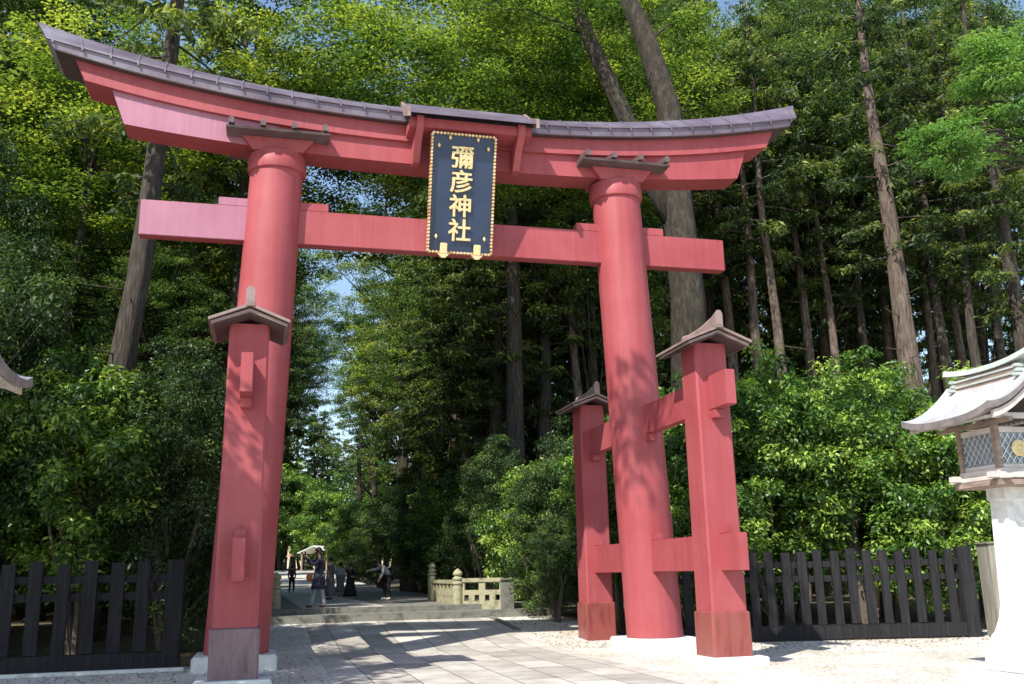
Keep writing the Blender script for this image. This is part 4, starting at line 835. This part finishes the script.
    if skirt:
        m_, z1, wid = skirt; pe = Vector(P['pel']); spn = Vector(P['sp']); rings = []
        for i in range(7):
            t = i/6; z = (spn.z)*(1-t)+z1*t; a = .155+(wid-.155)*t; c0 = Vector((spn.x, spn.y, 0)).lerp(Vector((pe.x, pe.y, 0)), min(1, t*2))
            rings.append([(c0.x+(a+.02*t*math.sin(j*2.5))*math.cos(2*math.pi*j/20), c0.y+(a*.78+.02*t*math.cos(j*1.9))*math.sin(2*math.pi*j/20), z) for j in range(20)])
        MB().loft(rings).build('dress', m_, e, True)
    for q in 'lr':
        a_, t_ = Vector(P['an'+q]), Vector(P['to'+q]); d = (t_-a_); d.z = 0; d = d.normalized()
        skin_obj('shoe', [(a_-d*.035+Vector((0, 0, -.04)))[:], (a_+d*.05+Vector((0, 0, -.04)))[:], (t_+d*.02+Vector((0, 0, .005)))[:]], [(0, 1), (1, 2)], [.042, .045, .036], shoes, e)
    return e
ZD = .758
# photographer: faces left, phone raised
ph = at(318, 608, 9.95)
J = dict(ell=(-.20, -.20, 1.22), wrl=(-.10, -.36, 1.42), hal=(-.07, -.39, 1.48), elr=(.19, -.22, 1.20), wrr=(.09, -.37, 1.40), har=(.06, -.40, 1.46), hb=(0, -.01, 1.49), hd=(0, -.03, 1.565),
         knl=(-.11, -.10, .48), anl=(-.12, -.16, .085), tol=(-.125, -.31, .035), anr=(.11, .16, .085), knr=(.11, .06, .47), tor=(.115, .01, .035))
e1 = person((ph.x, 9.95, ZD), rad(-78), 'woman in a navy dress and pale jeans raising a phone, orange bag at her hip', 1.66, J, top=NAVY, bottom=JEAN, skirt=(NAVY, .52, .27), hair=BHAIR, longhair=True)
ph_o = empty('phone', e1.matrix_basis @ Vector((-.005, -.415, 1.54)), 'dark phone held up by the woman in navy', 'phone', None, rad(-78))
MB().box(-.075, .075, -.006, .006, -.04, .04, .004).build('case', BLACK, ph_o)
bag = empty('shoulder_bag', (e1.matrix_basis @ Vector((-.24, -.16, .86))), 'bright orange shoulder bag on the hip of the woman in navy', 'bag', None, rad(-78))
auto_smooth(MB().loft([[(.05*math.cos(a)*k_, .15*math.sin(a)*k_, z) for a in [2*math.pi*j/12 for j in range(12)]] for z, k_ in ((-.13, .5), (-.11, .9), (0, 1), (.08, .85), (.11, .5))]).build('pouch', ORANGE, bag), 60)
MB().tube([(.02, .08, .09), (.12, .12, .32), (.22, .22, .5)], [.012]*3, 6).build('strap', ORANGE, bag)
q = at(330, 600, 20.0); person((q.x, 20, ZD), rad(-60), 'person in a long taupe dress standing just right of the woman in navy', 1.58, dict(), top=TAUPE, skirt=(TAUPE, .15, .24))
q = at(340, 597, 25); person((q.x, 25, ZD), rad(160), 'person in grey clothes seen from behind between the taupe and black dresses', 1.45, dict(), top=GREY, skirt=(TAUPE, .25, .22))
q = at(350, 598, 21.0); person((q.x, 21, ZD), rad(20), 'person in a wide black floor-length dress with white shoes', 1.35, dict(ell=(-.20, -.12, 1.12), wrl=(-.08, -.25, 1.05), hal=(-.04, -.28, 1.05), elr=(.20, -.12, 1.12), wrr=(.08, -.25, 1.05), har=(.04, -.28, 1.05)), top=BLACK, skirt=(BLACK, .10, .36), shoes=WSHOE)
q = at(386, 602, 17)
JB = dict(pel=(0, .10, .86), sp=(0, .02, 1.02), ch=(0, -.12, 1.14), nk=(0, -.24, 1.24), hb=(0, -.29, 1.29), hd=(0, -.33, 1.35), shl=(-.15, -.16, 1.19), shr=(.15, -.16, 1.19), ell=(-.16, -.40, 1.12), wrl=(-.12, -.62, 1.08), hal=(-.11, -.69, 1.07), elr=(.20, -.20, .95), wrr=(.16, -.30, .78), har=(.15, -.33, .72), hil=(-.085, .10, .82), hir=(.085, .10, .82), knl=(-.10, -.03, .46), knr=(.10, .05, .46), anl=(-.10, .0, .085), anr=(.10, .12, .085), tol=(-.105, -.15, .035), tor=(.105, -.03, .035))
person((q.x, 17, ZD), rad(-80), 'person in a pale grey shirt and black trousers leaning forward with one arm stretched left', 1.62, JB, top=GREY, bottom=BLACK, shoes=WSHOE)
for (x, yp, Y, lab, h, c) in ((291.5, 589, 42, 'person in dark clothes walking alone on the sunlit paving of the avenue', 1.62, MAROON), (283.5, 581, 104, 'tiny dark figure far down the avenue, leftmost of the people', 1.6, BLACK), (305.5, 580, 106, 'tiny dark figure far down the avenue below the white pavilion', 1.6, BLACK)):
    q = at(x, yp, Y); person((q.x, Y, gz(Y)+.338), rad(170), lab, h, dict(knl=(-.1, -.12, .48), anl=(-.1, -.12, .085), tol=(-.1, -.27, .035), anr=(.1, .2, .085), tor=(.1, .05, .035)), top=c, bottom=BLACK, fingers=False)
q = at(290.5, 560, 100); um = empty('parasol', (q.x, 100, gz(100)+.34), 'peach coloured parasol far down the avenue above the walking figure', 'parasol')
MB().lathe([(.02, 2.28), (.30, 2.16), (.55, 1.93), (.545, 1.92), (.29, 2.14), (.01, 2.25)], n=8).build('canopy', PEACH, um); MB().tube([(0, 0, 1.1), (0, 0, 2.26)], [.012, .012], 6).build('shaft', DSHOE, um)
person((q.x+.06, 100.1, gz(100)+.34), rad(170), 'tiny figure under the peach parasol far down the avenue', 1.6, dict(har=(.05, -.2, 1.15), wrr=(.08, -.18, 1.1)), top=BLACK, bottom=BLACK, fingers=False)

# ------------------------------------------------------------ fallen leaves along the fences and path edge
N_ = 1500; g = np.random.default_rng(3)
xs_ = np.concatenate([g.uniform(8.6, 18, N_//2), g.uniform(-6, 1.4, N_//4), g.uniform(6.8, 9.2, N_//4)]); ys_ = np.concatenate([g.normal(.1, 1.0, N_//2), g.normal(-.6, 1.4, N_//4), g.uniform(1, 8, N_//4)])
C_ = np.stack([xs_, ys_, np.array([gz(v) for v in ys_])+.022], 1)
me = leaf_mesh('fallen_leaves', C_, unit(np.array([0, 0, 1])+g.normal(size=(len(C_), 3))*.15), g.normal(size=(len(C_), 3)), g.uniform(.05, .09, len(C_)), g.uniform(.025, .045, len(C_)), g.random(len(C_)))
tag(link('fallen_leaves', me, noise_mat('dry_leaf', (.12, .07, .03), (.28, .19, .08), 2, .8, 0)), 'dry brown fallen leaves scattered over the gravel by the fences', 'fallen leaves', kind='stuff')
